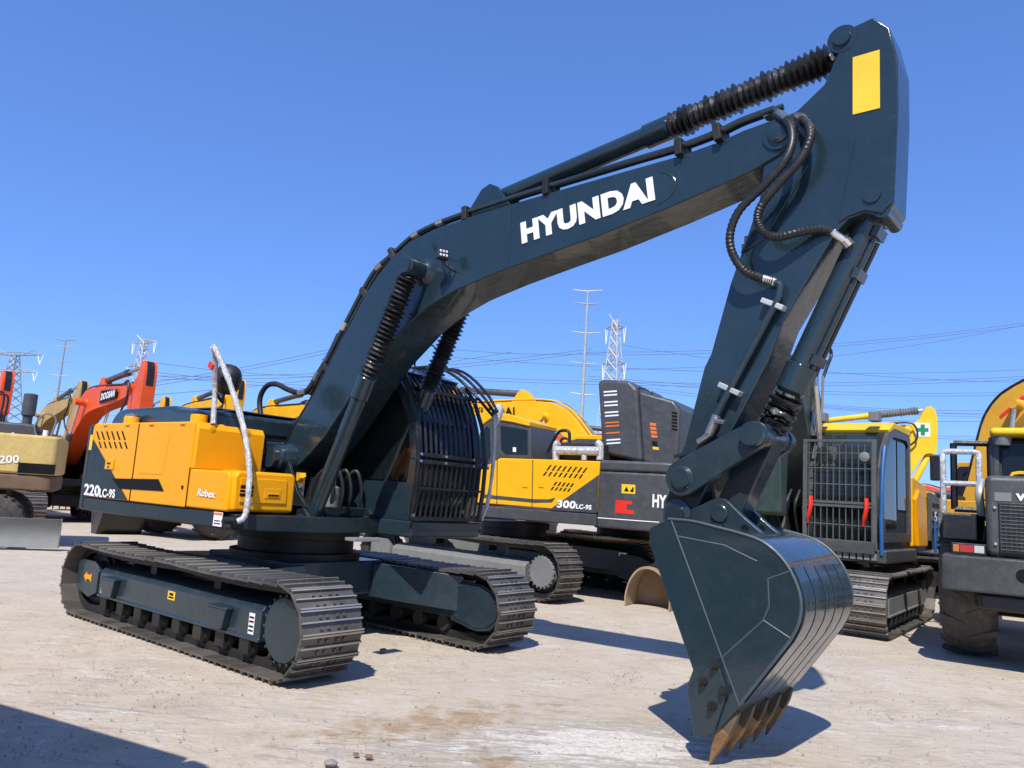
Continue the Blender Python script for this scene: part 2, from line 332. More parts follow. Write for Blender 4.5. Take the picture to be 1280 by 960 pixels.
# ================================================================== main excavator
A = Frame(-2.27, 8.753, -0.684)
Q = A.on
def q2(px, py, y): v = Q(px, py, y); return (v.x, v.z)
ex = empty('excavator', A.o, A.yaw, 'dark teal and amber excavator nearest of all, its bucket teeth resting on the ground', 'excavator')
undercarriage(ex, 0, 1.845, .396, 1.197, .3045, (TEALM, STEEL, DARKST), individual=True)
fr_near = [o for o in ex.children if o.name.startswith('track_frame')][0]
# stickers on the near track frame
def sticker(name, px0, py0, px1, py1, y, mat, parent, thick=.003):
    c = [Q(px0, py1, y), Q(px1, py1, y), Q(px1, py0, y), Q(px0, py0, y)]
    x0 = (c[0].x + c[3].x) / 2; x1 = (c[1].x + c[2].x) / 2; z0 = (c[0].z + c[1].z) / 2; z1 = (c[2].z + c[3].z) / 2
    mb = MB(); mb.box(x0, x1, y - thick, y, z0, z1); return mb.obj(name, mat, parent), (x0, x1, z0, z1)
yf = -(1.197 + .21) - .0015
for nm, a, mt in (('sticker', (127, 722, 131, 742), WHITE), ('sticker', (210, 739, 219, 750), YELVIN), ('sticker', (311, 766, 318, 793), WHITE)):
    s_, r_ = sticker(nm, *a, yf, mt, fr_near)
    mb = MB()
    if mt is WHITE:
        for t in (.12, .32, .55, .75): mb.box(r_[0] + .008, r_[1] - .008, yf - .0045, yf - .003, r_[2] + (r_[3] - r_[2]) * t, r_[2] + (r_[3] - r_[2]) * (t + .09))
        mb.obj('sticker_print', BLKVIN, fr_near)
    else:
        mb.box(r_[0] + .02, r_[1] - .02, yf - .0045, yf - .003, r_[2] + .015, r_[2] + .03); mb.box(r_[0] + .03, r_[1] - .03, yf - .0045, yf - .003, r_[2] + .04, r_[3] - .015); mb.obj('sticker_print', BLKVIN, fr_near)
ya = -(1.197 + .19) - .002
mb = MB(); o0 = Q(111, 721, ya)
mb.prism([(o0.x - .115, o0.z), (o0.x - .05, o0.z + .055), (o0.x - .05, o0.z + .025), (o0.x + .04, o0.z + .025), (o0.x + .075, o0.z + .05), (o0.x + .065, o0.z), (o0.x + .075, o0.z - .05), (o0.x + .04, o0.z - .025), (o0.x - .05, o0.z - .025), (o0.x - .05, o0.z - .055)], ya - .003, ya)
mb.obj('direction_arrow', YEL, fr_near)

# ---- platform
mb = MB(); mb.prism([(-2.2, -1.27), (.76, -1.27), (.80, -1.2), (.98, -.6), (.98, .36), (.76, .5), (.76, 1.27), (-2.2, 1.27)], 1.11, 1.262, ax=2); mb.box(-1.2, .74, -.45, .45, 1.264, 1.36)
mb.box(.64, .80, -1.322, -.52, 1.13, 1.235)
deck = mb.obj('platform', DECK, ex, .012)
mb = MB(); mb.box(-2.33, .56, -1.33, -1.255, 1.125, 1.268)
sk = mb.obj('skirt', TEALP, ex, .012)
s_, r_ = sticker('sticker', 267, 640, 278, 658, -1.331, WHITE, sk)
mb = MB(); mb.box(r_[0] + .006, r_[1] - .006, -1.3355, -1.334, r_[3] - .028, r_[3] - .006); mb.obj('sticker_print', ORVIN, sk)
mb = MB(); mb.box(r_[0] + .02, r_[1] - .02, -1.3355, -1.334, r_[2] + .02, r_[2] + .03); mb.box(r_[0] + .02, r_[1] - .03, -1.3355, -1.334, r_[2] + .045, r_[2] + .055); mb.obj('sticker_print', BLKVIN, sk)
# yellow grab chain lying along the deck edge
mb = MB(); mb.tube(curve([(.805, -1.02 + .06 * i, 1.243 + .006 * (i % 2)) for i in range(8)], 3), .008, 6); mb.obj('yellow_cord', YEL2, ex)

# ---- counterweight
cw = [(-2.335, -1.335), (-2.45, -1.325), (-2.58, -1.27), (-2.68, -1.16), (-2.75, -1.0), (-2.80, -.7), (-2.825, -.3)]
cw = cw + [(x, -y) for x, y in reversed(cw)] + [(-1.95, 1.335), (-1.95, -1.25), (-2.335, -1.25)]
mb = MB(); mb.prism(cw, 1.12, 2.12, ax=2); mb.obj('counterweight', TEALP, ex, .05, seg=3)
# ---- engine doors on the near side
def panel(name, pts, y0, y1, mat, parent=ex, bev=.018):
    mb = MB(); mb.prism(pts, y0, y1); return mb.obj(name, mat, parent, bev)
d1 = panel('engine_door', [(-2.33, 1.272), (-1.205, 1.272), (-1.205, 2.13), (-2.29, 2.13), (-2.33, 2.08)], -1.335, -1.0, YEL)
d2 = panel('engine_door', [(-1.197, 1.272), (-.03, 1.272), (-.03, 2.13), (-1.197, 2.13)], -1.335, -1.0, YEL)
mb = MB(); mb.prism([(-2.326, 1.285), (-1.23, 1.285), (-2.26, 1.93), (-2.326, 1.95)], -1.339, -1.335); mb.obj('dark_decal', TEALP, d1)
mb = MB(); mb.prism([(-1.655, 1.505), (-.62, 1.532), (-.48, 1.415), (-1.46, 1.40)], -1.341, -1.3345); mb.obj('black_strip', BLKVIN, d2)
mb = MB()
for row, (za, zb, n) in enumerate(((1.935, 2.035, 6), (1.84, 1.915, 6))):
    for i in range(n):
        x = -2.235 + i * .128 + row * .10
        mb.add([(x, -1.3375, zb), (x + .035, -1.3375, zb), (x + .035 + (zb - za), -1.3375, za), (x + (zb - za), -1.3375, za), (x, -1.33, zb), (x + .035, -1.33, zb), (x + .035 + (zb - za), -1.33, za), (x + (zb - za), -1.33, za)],
               [(0, 1, 2, 3), (7, 6, 5, 4), (0, 4, 5, 1), (1, 5, 6, 2), (2, 6, 7, 3), (3, 7, 4, 0)])
mb.obj('vent_slots', BLKVIN, d1)
mb = MB(); mb.box(-1.86, -1.66, -1.352, -1.334, 1.60, 1.72); mb.obj('door_latch', YEL, d1, .012)
mb = MB(); mb.box(-1.80, -1.72, -1.356, -1.35, 1.66, 1.68); mb.cyl((-1.76, -1.35, 1.63), (-1.76, -1.358, 1.63), .014, 10); mb.obj('latch_key', DARKST, d1)
mb = MB(); c = Q(114, 553, -1.337); mb.box(c.x - .03, c.x + .04, -1.3435, -1.3375, c.z - .09, c.z + .09); mb.obj('sticker', YELVIN, d1)
for x in (-2.05, -1.5): mb = MB(); mb.cyl((x, -1.338, 2.105), (x + .09, -1.338, 2.105), .012, 8); mb.obj('door_hinge', YEL, d1)
for x in (-.95, -.3): mb = MB(); mb.cyl((x, -1.338, 2.105), (x + .09, -1.338, 2.105), .012, 8); mb.obj('door_hinge', YEL, d2)
mb = MB(); mb.box(-1.2045, -1.1975, -1.3365, -1.33, 1.275, 2.12); mb.obj('door_seam', BLKVIN, d2)
mb = MB(); mb.box(-2.3, .02, -1.3345, -1.30, 1.2665, 1.2735); mb.obj('sill_seam', BLKVIN, d2)
mb = MB(); mb.box(-.0305, -.0265, -1.3365, -1.33, 1.275, 1.67); mb.obj('door_seam', BLKVIN, d2)
mb = MB(); mb.prism([(-1.05, 1.58), (-.55, 1.58), (-.50, 2.0), (-1.10, 2.0)], -1.3385, -1.3345); mb.obj('door_swage', YEL, d2, .003)
mb = MB(); mb.cyl((-.12, -1.335, 1.47), (-.12, -1.342, 1.47), .02, 12); mb.obj('door_lock', DARKST, d2)
yt = -1.3405
writing('model_number', '220', (Q(105.3, 618.5, yt)), Q(124.5, 621.5, yt), Q(106.6, 604.2, yt), WHITE, d1, bold=.03)
writing('model_number', 'LC-9S', Q(124.6, 621.5, yt), Q(144, 623.0, yt), Q(125.4, 610.6, yt), WHITE, d1, bold=.03)
# ---- tank and tool boxes ahead of the doors
tk = panel('fuel_tank', [(-.028, 1.66), (.028, 1.66), (.034, 2.06), (-.01, 2.115), (-.028, 2.12)], -1.325, -.565, YEL, bev=.022)
mb = MB(); mb.prism([(-.9, 1.66), (-.03, 1.66), (-.03, 2.115), (-.9, 2.115)], -.99, -.57); mb.obj('tank_body', YEL, tk, .01)
mb = MB()
for px, py in ((266, 536), (310, 541)):
    c = A.on(px, py, .034, 0); mb = MB(); mb.lathe((.03, c.y, c.z), (.05, c.y, c.z), [(0, .035), (.008, .033), (.009, .016), (.012, .015)], 14); mb.obj('hand_bolt', YEL, tk)
b1 = panel('tool_box', [(-.028, 1.278), (.70, 1.278), (.70, 1.60), (.66, 1.655), (-.028, 1.658)], -1.335, -.80, YEL, bev=.025)
mb = MB(); mb.prism([(-.63, 1.285), (-1.30, 1.285), (-1.315, 1.60), (-1.27, 1.665), (-.66, 1.668), (-.63, 1.63)], .42, .752, ax=0); b2 = mb.obj('tool_box', YEL, ex, .032, seg=3)
mb = MB(); mb.prism([(-.73, 1.37), (-1.24, 1.37), (-1.25, 1.60), (-.74, 1.60)], .75, .764, ax=0); mb.obj('box_cover', YEL, b2, .006)
XB = .7645
c0, c1 = A.on(301, 606, XB, 0), A.on(316, 621, XB, 0)
mb = MB(); mb.box(XB - .002, XB + .003, c0.y, c1.y, c1.z, c0.z); mb.obj('box_vent', BLKVIN, b2, .002)
for t in (.3, .62): mb = MB(); mb.box(XB + .003, XB + .007, c0.y - .003, c1.y + .003, c1.z + (c0.z - c1.z) * t - .004, c1.z + (c0.z - c1.z) * t + .004); mb.obj('vent_bar', YEL, b2)
mb = MB(); mb.box(XB + .0075, XB + .010, (c0.y + c1.y) / 2 - .004, (c0.y + c1.y) / 2 + .004, c1.z, c0.z); mb.obj('vent_bar', YEL, b2)
c = A.on(342, 617, XB, 0)
mb = MB(); mb.box(XB - .002, XB + .004, c.y - .10, c.y + .08, c.z - .05, c.z + .045); mb.box(XB + .004, XB + .010, c.y - .07, c.y + .06, c.z - .028, c.z + .0); mb.obj('box_latch', YEL, b2, .004)
mb = MB(); mb.box(XB + .010, XB + .0125, c.y - .065, c.y + .05, c.z - .024, c.z - .010); mb.obj('latch_recess', BLKVIN, b2)
writing('range_name', 'Robex', Q(247.3, 619.5, -1.3375), Q(269.5, 623, -1.3375), Q(247.6, 610.5, -1.3375), WHITE, b1, bold=.022, shear=.25)
# ---- hood and caps
mb = MB(); mb.prism([(-2.52, 2.08), (-2.49, 2.22), (-2.36, 2.315), (-2.2, 2.34), (-1.05, 2.35), (-.95, 2.315), (-.12, 2.27), (-.12, 2.05)], -1.07, .25)
hood = mb.obj('engine_hood', TEAL, ex, .05, seg=3)
mb = MB(); mb.box(-1.9, -.75, -.75, .1, 2.345, 2.365); mb.box(-.6, -.2, -.8, .1, 2.295, 2.315); mb.obj('hood_plate', TEALM, hood, .01)
for px, py, y in ((165, 524, -1.16), (249, 523, -1.16)):
    c = Q(px, py, y); mb = MB(); mb.lathe((c.x, y, 2.09), (c.x, y, 2.3), [(0, .085), (.12, .085), (.13, .08)], 20); fl = mb.obj('filler_neck', YEL, ex)
    mb = MB(); mb.lathe((c.x, y, 2.205), (c.x, y, 2.3), [(0, .07), (.01, .078), (.03, .078), (.045, .06), (.05, .03), (.055, .03)], 20); mb.obj('filler_cap', CHROME if px < 200 else BLACK, fl)
# ---- wrapped handrail, mirror
yr = -1.36
QX = lambda px, py, X: A.on(px, py, X, 0)
pts = [QX(296, 652, .86), QX(304, 648, .88), QX(308.5, 636, .88), QX(311, 610, .86), QX(312, 590, .82), QX(309, 560, .74), QX(302, 525, .58), QX(287, 478, .34), QX(274, 446, .18), QX(267.5, 432.5, .08)]
rl = [QX(266.5, 433.5, .06), QX(268.5, 440, .03), QX(269, 458, -.02), QX(268.5, 490, -.08), Q(266.5, 530, -1.16)]
mb = MB(); cpts = curve(pts, 8); mb.tube(cpts, [.027 + random.uniform(-.002, .004) for _ in cpts], 10)
cpts = curve(rl, 8); mb.tube(cpts, [.026 + random.uniform(-.002, .004) for _ in cpts], 10)
rail = mb.obj('wrapped_handrail', WRAP, ex)
mb = MB(); c = QX(293, 652, .83); mb.cyl((.79, c.y, c.z), (.87, c.y, c.z), .03, 12); mb.cyl((.83, c.y - .12, c.z), (.83, c.y + .08, c.z), .022, 10); mb.obj('rail_clamp', DARKST, ex)
c = Q(274, 472, -1.02); a = Vector((.775, .632, -.12)).normalized()
mb = MB(); mb.lathe(c - a * .02, c + a, [(0, .05), (.016, .11), (.05, .135), (.11, .142), (.17, .136), (.21, .115), (.235, .08), (.24, .04)], 28)
mir = mb.obj('wing_mirror', RUBBER, ex)
for v in mir.data.vertices: v.co.z = c.z + (v.co.z - c.z) * 1.15
mb = MB(); mb.tube([c + a * .08, c + a * .06 + Vector((0, 0, -.25)), rl[3]], .02, 8); mb.obj('mirror_arm', BLACK, ex)
mb = MB(); c = Q(263.5, 457, -1.3); mb.box(c.x - .04, c.x + .05, c.y - .01, c.y + .01, c.z - .03, c.z + .03, 0, Matrix.Translation(c) @ Matrix.Rotation(.5, 4, 'Y') @ Matrix.Translation(-c)); mb.obj('red_ribbon', REDVIN, rail)

# ---- cab with guard
cabp = [(-.40, 1.27), (1.33, 1.27), (1.43, 1.55), (1.46, 1.9), (1.38, 2.32), (1.22, 2.62), (.98, 2.86), (.7, 2.95), (-.25, 2.97), (-.40, 2.88)]
mb = MB(); mb.prism([(x * .96, 1.27 + (z - 1.27) * .985) for x, z in cabp], .37, 1.31); cabi = mb.obj('cab', INTER, ex, .03)
mb = MB()
for y0, y1 in ((.325, .40), (1.27, 1.345)):
    k = len(cabp); inner = [(.5 + (x - .5) * .88, 2.05 + (z - 2.05) * .90) for x, z in cabp]
    for i in range(k):
        j = (i + 1) % k
        mb.add([(p[0], y, p[1]) for y in (y0, y1) for p in (cabp[i], cabp[j], inner[j], inner[i])], [(0, 1, 2, 3), (7, 6, 5, 4), (0, 4, 5, 1), (3, 2, 6, 7), (0, 3, 7, 4), (1, 5, 6, 2)])
mb.prism([(-.40, 1.27), (1.40, 1.27), (1.40, 1.66), (-.40, 1.66)], .318, .40)
mb.prism([(.66, 2.93), (.98, 2.84), (1.02, 2.88), (.7, 2.99), (-.3, 3.01), (-.3, 2.95)], .33, 1.34)
mb.obj('cab_frame', TEAL, cabi, .008)
mb = MB()
for (x0, z0), (x1, z1) in zip(cabp[1:6], cabp[2:7]): mb.add([(x0, .40, z0), (x1, .40, z1), (x1, 1.27, z1), (x0, 1.27, z0)], [(0, 1, 2, 3)])
mb.obj('windscreen', GLASS, cabi)
mb = MB(); mb.prism([(-.2, 1.68), (1.3, 1.68), (1.34, 1.95), (1.26, 2.3), (1.05, 2.65), (-.2, 2.8)], .345, .352); mb.obj('side_window', GLASS, cabi)
gp = [(1.50, 1.30), (1.54, 1.60), (1.55, 1.92), (1.48, 2.30), (1.33, 2.62), (1.18, 2.80)]
mb = MB()
for i in range(14):
    y = .29 + i * .0765
    lo_ = [(x, y, z) for x, z in ((1.515, 1.32), (1.55, 1.6), (1.565, 1.88))]; up_ = [(x, y, z) for x, z in gp[2:]]
    mb.tube(lo_, .013, 6); mb.tube(curve(up_, 3), .016, 6)
for x, z in (gp[0], (1.565, 1.885), (1.565, 1.955), (1.32, 2.66)): mb.box(x - .018, x + .022, .24, 1.33, z - .02, z + .02)
mb.box(1.56, 1.58, .26, 1.28, 1.60, 1.625)
for y in (.25, 1.30):
    mb.tube([(x + .005, y, z) for x, z in gp], .024, 8)
mb.tube(curve([(1.33, .27, 2.66), (1.12, .27, 2.93), (.8, .27, 3.03), (-.2, .27, 3.05)], 4), .02, 8)
for dy in (-.1, 0, .09): mb.tube(curve([(1.62, 1.34 + dy * .4, 2.50 + dy * .3), (1.38, 1.34 + dy, 2.74 + dy * .3), (1.0, 1.34 + dy, 3.0 + dy * .3), (.6, 1.32 + dy, 3.08), (-.2, 1.30 + dy, 3.06)], 4), .018, 8)
gd = mb.obj('cab_guard', BLACK, ex)
mb = MB()
for y in (.25, .62, 1.06, 1.30):
    for z in (1.885, 1.955): mb.cyl((1.582, y, z), (1.599, y, z), .014, 8)
for y, z in ((.25, 1.33), (1.3, 1.33), (1.06, 2.7)): mb.cyl((1.53, y, z), (1.55, y, z), .014, 8)
mb.obj('guard_bolts', CHROME, gd)
mb = MB(); mb.add([(1.24, .42, 2.60), (1.10, .42, 2.76), (1.10, 1.2, 2.76), (1.24, 1.2, 2.60)], [(0, 1, 2, 3)]); mb.add([(1.255, .42, 2.60), (1.115, .42, 2.76), (1.115, 1.2, 2.76), (1.255, 1.2, 2.60)], [(3, 2, 1, 0)]); mb.obj('visor_strip', YEL, cabi)
mb = MB(); mb.prism([(.2, 1.10), (1.47, 1.10), (1.50, 1.27), (.2, 1.27)], .30, 1.36); mb.obj('cab_floor', TEALM, ex, .02)
mb = MB(); cp = curve([(1.56, 1.36, 2.58), (1.60, 1.37, 2.3), (1.60, 1.38, 1.9), (1.56, 1.38, 1.5), (1.5, 1.36, 1.30)], 8); mb.tube(cp, [.020 + random.uniform(-.003, .005) for _ in cp], 10); mb.obj('wrapped_handrail', WRAP, ex)
mb = MB(); mb.lathe((1.5, 1.48, 2.38), (1.52, 1.53, 2.68), [(0, .02), (.05, .05), (.12, .065), (.2, .07), (.26, .03)], 10); mb.obj('wrapped_lamp', WRAP, ex)
mb = MB(); mb.tube(curve([(.7, .9, 2.98), (.72, .9, 3.2), (.9, .95, 3.28), (1.05, 1.0, 3.12), (1.06, 1.0, 2.95)], 5), .012, 6); mb.tube(curve([(.3, .8, 2.98), (.5, .8, 3.25), (.75, .85, 3.1)], 5), .01, 6); mb.obj('roof_wire', BLACK, ex)

# ---- boom
bo = BUP + BLO
mb = MB(); mb.prism(bo, [-bhw(x) for x, z in bo], [bhw(x) for x, z in bo])
boom = mb.obj('boom', TEAL, ex, .012)
for s in (-1, 1):
    mb = MB(); mb.lathe((FOOT[0], s * .2, FOOT[1]), (FOOT[0], s * .46, FOOT[1]), [(0, .17), (.10, .165), (.13, .15), (.22, .145), (.235, .13), (.24, .115), (.30, .11)], 28); mb.obj('foot_pin', TEAL, boom)
    mb = MB(); mb.lathe((TIP[0], s * .15, TIP[1]), (TIP[0], s * .25, TIP[1]), [(0, .12), (.055, .12), (.06, .075), (.075, .075), (.08, .06), (.085, .05)], 26); mb.obj('tip_pin', TEAL, boom)
    mb = MB(); mb.lathe((1.93, s * .22, 3.70), (1.93, s * .52, 3.70), [(0, .16), (.03, .15), (.08, .10), (.27, .10), (.28, .085), (.30, .08)], 26); mb.obj('cylinder_pin', TEAL, boom)
mb = MB()
for s in (-1, 1):   # raised doubling plates and weld beads
    t = s * .003
    for a, b in (((2.98, 3.60), (2.98, 4.16)), ((4.62, 3.90), (4.62, 4.26)),): mb = MB(); mb.tube([(a[0], s * bhw(a[0]) + t * 0, a[1]), (b[0], s * bhw(b[0]) + t * 0, b[1])], .007, 6); mb.obj('weld_bead', TEAL, boom)
    mb = MB(); arc = [(4.30 + .30 * math.cos(k), s * bhw(4.5), 4.05 + .16 * math.sin(k)) for k in [R(-60 + 15 * i) for i in range(9)]]; mb.tube(arc, .006, 6); mb.obj('weld_bead', TEAL, boom)
yb = -bhw(3.8) - .002
def bq(px, py): v = Q(px, py, yb); v.y = -bhw(v.x) - .001; return v
writing('brand_lettering', 'HYUNDAI', bq(654, 306), bq(818.5, 249.5), bq(652, 279.5), WHITE, boom, bold=.06)
# arm cylinder on top
def cyl_ram(pb, pe, frac, rb, rbel, name, y=0, collar=.25, bell=True):
    b = Vector((pb[0], y, pb[1])); e = Vector((pe[0], y, pe[1])); d = (e - b); L = d.length; d.normalize(); m_ = b + d * L * frac
    mb = MB(); mb.lathe(b, e, [(0, rb * .7), (.02, rb), (L * frac - collar, rb), (L * frac - collar + .01, rb * 1.2), (L * frac - .03, rb * 1.2), (L * frac, rb * .9)], 28)
    mb.cyl(b - Vector((0, .09, 0)), b + Vector((0, .09, 0)), rb * 1.15, 20); c_ = mb.obj(name, TEAL, ex)
    mb = MB(); mb.cyl(m_, e, .045, 16); mb.cyl(e - Vector((0, .08, 0)), e + Vector((0, .08, 0)), .085, 20); mb.obj('rod', CHROME, c_)
    if bell: mb = MB(); mb.bellows(m_ - d * .02, e - d * .10, rbel); mb.obj('bellows', BELLOW, c_)
    return c_
cyl_ram((2.62, 4.39), (5.80, 4.85), .575, .085, .115, 'arm_cylinder')
mb = MB()
for s in (-1, 1): mb.prism([(2.25, 4.12), (2.52, 4.46), (2.62, 4.50), (2.72, 4.45), (2.95, 4.17)], s * .13 - .02, s * .13 + .02)
mb.obj('cylinder_bracket', TEAL, boom, .01)
for s in (-1, 1): cyl_ram((.78, 1.22), (1.93, 3.70), .585, .078, .105, 'boom_cylinder', s * .42)
mb = MB()
for s in (-1, 1):
    for t in (-.075, .075):
        mb.prism([(.58, 1.12), (.60, 1.2), (.70, 1.32), (.80, 1.34), (.88, 1.28), (.98, 1.12)], s * .42 + t * 1.5 - .018, s * .42 + t * 1.5 + .018)
    mb.cyl((.78, s * .42 - .16, 1.22), (.78, s * .42 + .16, 1.22), .06, 16)
    mb.prism([(-.5, 1.25), (.70, 1.25), (.40, 1.5), (.16, 1.86), (.02, 1.92), (-.12, 1.86)], s * .335 - .02, s * .335 + .02)
mb.obj('boom_bracket', DECK, ex, .008)
mb = MB(); mb.box(1.72, 1.86, -.75, -.45, 1.10, 1.13); mb.obj('step_plate', GALV, ex, .006)
# hoses by the swing centre
for i, (x, y) in enumerate(((.40, -.15), (.47, .0), (.5, .12), (.48, -.25), (.58, -.2))):
    mb = MB(); mb.tube(curve([(x, y, 1.34), (x + .05, y, 1.6), (x + .18, y + .06, 1.75), (x + .25, y + .1, 1.55), (x + .2, y + .12, 1.34)], 5), .02, 8); mb.obj('swing_hose', RUBBER, ex)
for i, (x, y) in enumerate(((.55, -.15), (.62, .0), (.66, -.25))): mb = MB(); mb.cyl((x, y, 1.33), (x, y, 1.47), .026, 8); mb.obj('hose_fitting', CHROME, ex)
mb = MB(); mb.lathe((.60, -.1, 1.36), (.60, -.1, 1.62), [(0, .12), (.2, .12), (.22, .08), (.26, .07)], 16); mb.obj('swing_motor', GREYL, ex)
# pipes along the boom
def off_path(idx, y, d):
    out = []
    for i in idx:
        p0, p1 = BUP[max(i - 1, 0)], BUP[min(i + 1, len(BUP) - 1)]; t = Vector((p1[0] - p0[0], 0, p1[1] - p0[1])).normalized(); n = Vector((-t.z, 0, t.x))
        out.append(Vector((BUP[i][0], y, BUP[i][1])) + n * (d + (.05 if 2 <= i <= 6 and d > .06 else 0)))
    return out
for y, d, r_ in ((-.20, .075, .024), (-.12, .10, .027), (-.03, .165, .026), (.10, .08, .022)):
    mb = MB(); idx = list(range(2, 18)); pp = off_path(idx, y, d); mb.tube(curve(pp, 5), r_, 10); mb.obj('boom_pipe', TEAL if y != -.03 else RUBBER, boom)
pp = off_path(list(range(1, 17)), -.15, .05)
for i in (2, 4, 6, 9, 11, 13, 14):
    p_ = pp[i]; t = (pp[i + 1] - pp[i - 1]).normalized(); M = Matrix((t, Vector((0, 1, 0)), t.cross(Vector((0, 1, 0))))).transposed().to_4x4(); M.translation = p_
    mb = MB(); mb.box(-.03, .03, -.10, .10, -.06, .075, 0, M); mb.obj('pipe_clamp', DARKST, boom, .006)
pp = off_path(list(range(1, 17)), -.20, .075)
for i in (3, 5, 7, 8): mb = MB(); d = (pp[i + 1] - pp[i]).normalized(); mb.cyl(pp[i], pp[i] + d * .09, .032, 10); mb.obj('pipe_fitting', CHROME, boom)
# big loose hose behind the boom foot
yh = -.33
mb = MB(); hp = curve([Q(331, 585, yh), Q(330, 555, yh), Q(326, 520, yh), Q(325, 498, yh), Q(333, 483, yh), Q(345, 480, yh), Q(360, 487, yh + .03), Q(374, 491, yh + .06), Q(385, 487, yh + .09), Q(396, 470, yh + .13), Q(410, 447, yh + .15), Q(424, 418, yh + .15)], 6); mb.tube(hp, .030, 12); mb.obj('boom_hose', RUBBER, ex)
for i in (3, 44, 54, 60):
    mb = MB(); d = (hp[i + 1] - hp[i]).normalized(); mb.cyl(hp[i] - d * .05, hp[i] + d * .05, .036, 12); mb.obj('hose_fitting', CHROME, ex)
# chain-like conduit on the boom back
mb = MB(); mb.tube(curve(off_path([0, 1, 2, 3, 4], -.20, .045), 5), .028, 8); mb.obj('boom_conduit', BLACK, boom)
# work lamp
mb = MB(); c = Q(553, 318, -.40)
M = Matrix.Translation(c) @ Matrix.Rotation(R(-25), 4, 'Z') @ Matrix.Rotation(R(-10), 4, 'Y')
mb.box(-.03, .035, -.055, .055, -.05, .05, 0, M); lb = mb.obj('work_lamp', BLACK, boom, .008)
mb = MB()
for y in (-.03, .0, .03):
    for z in (-.02, .02): mb.add([M @ Vector((.036 + dx, y + .012 * math.cos(a), z + .014 * math.sin(a))) for dx in (0,) for a in [k * math.pi / 4 for k in range(8)]], [list(range(8))])
mb.obj('lamp_lens', LAMPG, lb)
mb = MB(); mb.tube([c + Vector((0, .0, -.05)), c + Vector((.03, .06, -.11)), c + Vector((.04, .16, -.13))], .012, 6); mb.tube(curve([c + Vector((-.02, .03, 0)), c + Vector((-.15, .13, .05)), c + Vector((-.3, .15, .2))], 4), .007, 6); mb.obj('lamp_bracket', BLACK, lb)

# ---- arm
AW = .17
mb = MB(); mb.prism(ARM, -AW, AW)
arm = mb.obj('arm', TEAL, ex, .012)
for s in (-1, 1):
    mb = MB(); mb.lathe((6.01, s * .1, 3.68), (6.01, s * .20, 3.68), [(0, .1), (.073, .1), (.075, .06), (.095, .055)], 24); mb.obj('arm_pin', TEAL, arm)
    mb = MB(); mb.lathe((5.82, s * .1, 4.86), (5.82, s * .20, 4.86), [(0, .1), (.073, .1), (.075, .06), (.095, .055)], 24); mb.obj('arm_pin', TEAL, arm)
    mb = MB(); mb.lathe((BUCKET_PIN[0], s * .1, BUCKET_PIN[1]), (BUCKET_PIN[0], s * .24, BUCKET_PIN[1]), [(0, .11), (.1, .11), (.11, .07), (.14, .07)], 24); mb.obj('arm_pin', TEAL, arm)
mb = MB(); mb.lathe((6.07, -.17, 3.57), (6.07, .17, 3.57), [(0, .05), (.34, .05)], 16); mb.obj('arm_pin', TEAL, arm)
for s in (-1, 1):   # raised cheek plates at the head and along the lower arm
    a, b = sorted((s * (AW - .002), s * (AW + .012)))
    for pl in ([(5.92, 4.15), (6.155, 4.2), (6.145, 3.93), (6.128, 3.61), (6.07, 3.545), (5.965, 3.585), (5.86, 3.565), (5.80, 3.53)], [(4.62, 1.74), (4.73, 1.70), (4.98, 1.93), (5.03, 2.08), (4.72, 2.02)], [(5.12, 3.42), (5.30, 3.50), (5.60, 3.98), (5.56, 4.04), (5.28, 3.72)]):
        mb = MB(); mb.prism(pl, a, b); mb.obj('cheek_plate', TEAL, arm, .006)
mb = MB(); c0 = at = Q(1066, 72, -AW - .003); c1 = Q(1100, 135, -AW - .003)
mb.prism([(c0.x, c1.z), (c1.x, c1.z), (c1.x, c0.z), (c0.x, c0.z)], -AW - .006, -AW - .001); mb.obj('warning_sticker', YELVIN, arm)
mb = MB(); mb.box(4.98, 5.04, .172, .20, 3.05, 3.62); mb.box(5.0, 5.1, .172, .22, 3.6, 3.68); mb.obj('pipe_guard', GALV, arm, .006)
# bucket cylinder, guide levers and link
bc = cyl_ram((5.99, 3.64), (5.28, 2.10), .80, .092, .1, 'bucket_cylinder', collar=.22, bell=False)
mb = MB(); b = Vector((5.28, 0, 2.10)); e = Vector((5.99, 0, 3.64)); d = (e - b).normalized()
pr = []
for i in range(10): pr += [(.06 + i * .027, .075 + .035 * (i % 3) / 2), (.075 + i * .027, .115 - .012 * (i % 2))]
mb.lathe(b, e, pr, 20); ww = mb.obj('plastic_wrap', BELLOW, bc)
for v in ww.data.vertices: v.co += Vector((random.uniform(-.012, .012), random.uniform(-.012, .012), random.uniform(-.012, .012)))
mb = MB(); side = Vector((0, -.085, 0)); front = Vector((d.z, 0, -d.x)) * .09
for k_ in (-1, 1): mb.tube([b + d * .52 + front + Vector((0, .05 * k_, 0)), b + d * 1.5 + front + Vector((0, .05 * k_, 0))], .017, 8)
for t in (.62, 1.25, 1.55): mb.box(-.02, .02, -.09, .09, -.035, .035, 0, Matrix.Translation(b + d * t + front) @ Matrix.Rotation(math.atan2(d.x, d.z), 4, 'Y'))
mb.obj('cylinder_pipes', TEALM, bc)
def capsule(p0, p1, r0, r1, k=8):
    a = math.atan2(p1[1] - p0[1], p1[0] - p0[0])
    return [(p1[0] + r1 * math.cos(a - math.pi / 2 + math.pi * i / k), p1[1] + r1 * math.sin(a - math.pi / 2 + math.pi * i / k)) for i in range(k + 1)] + [(p0[0] + r0 * math.cos(a + math.pi / 2 + math.pi * i / k), p0[1] + r0 * math.sin(a + math.pi / 2 + math.pi * i / k)) for i in range(k + 1)]
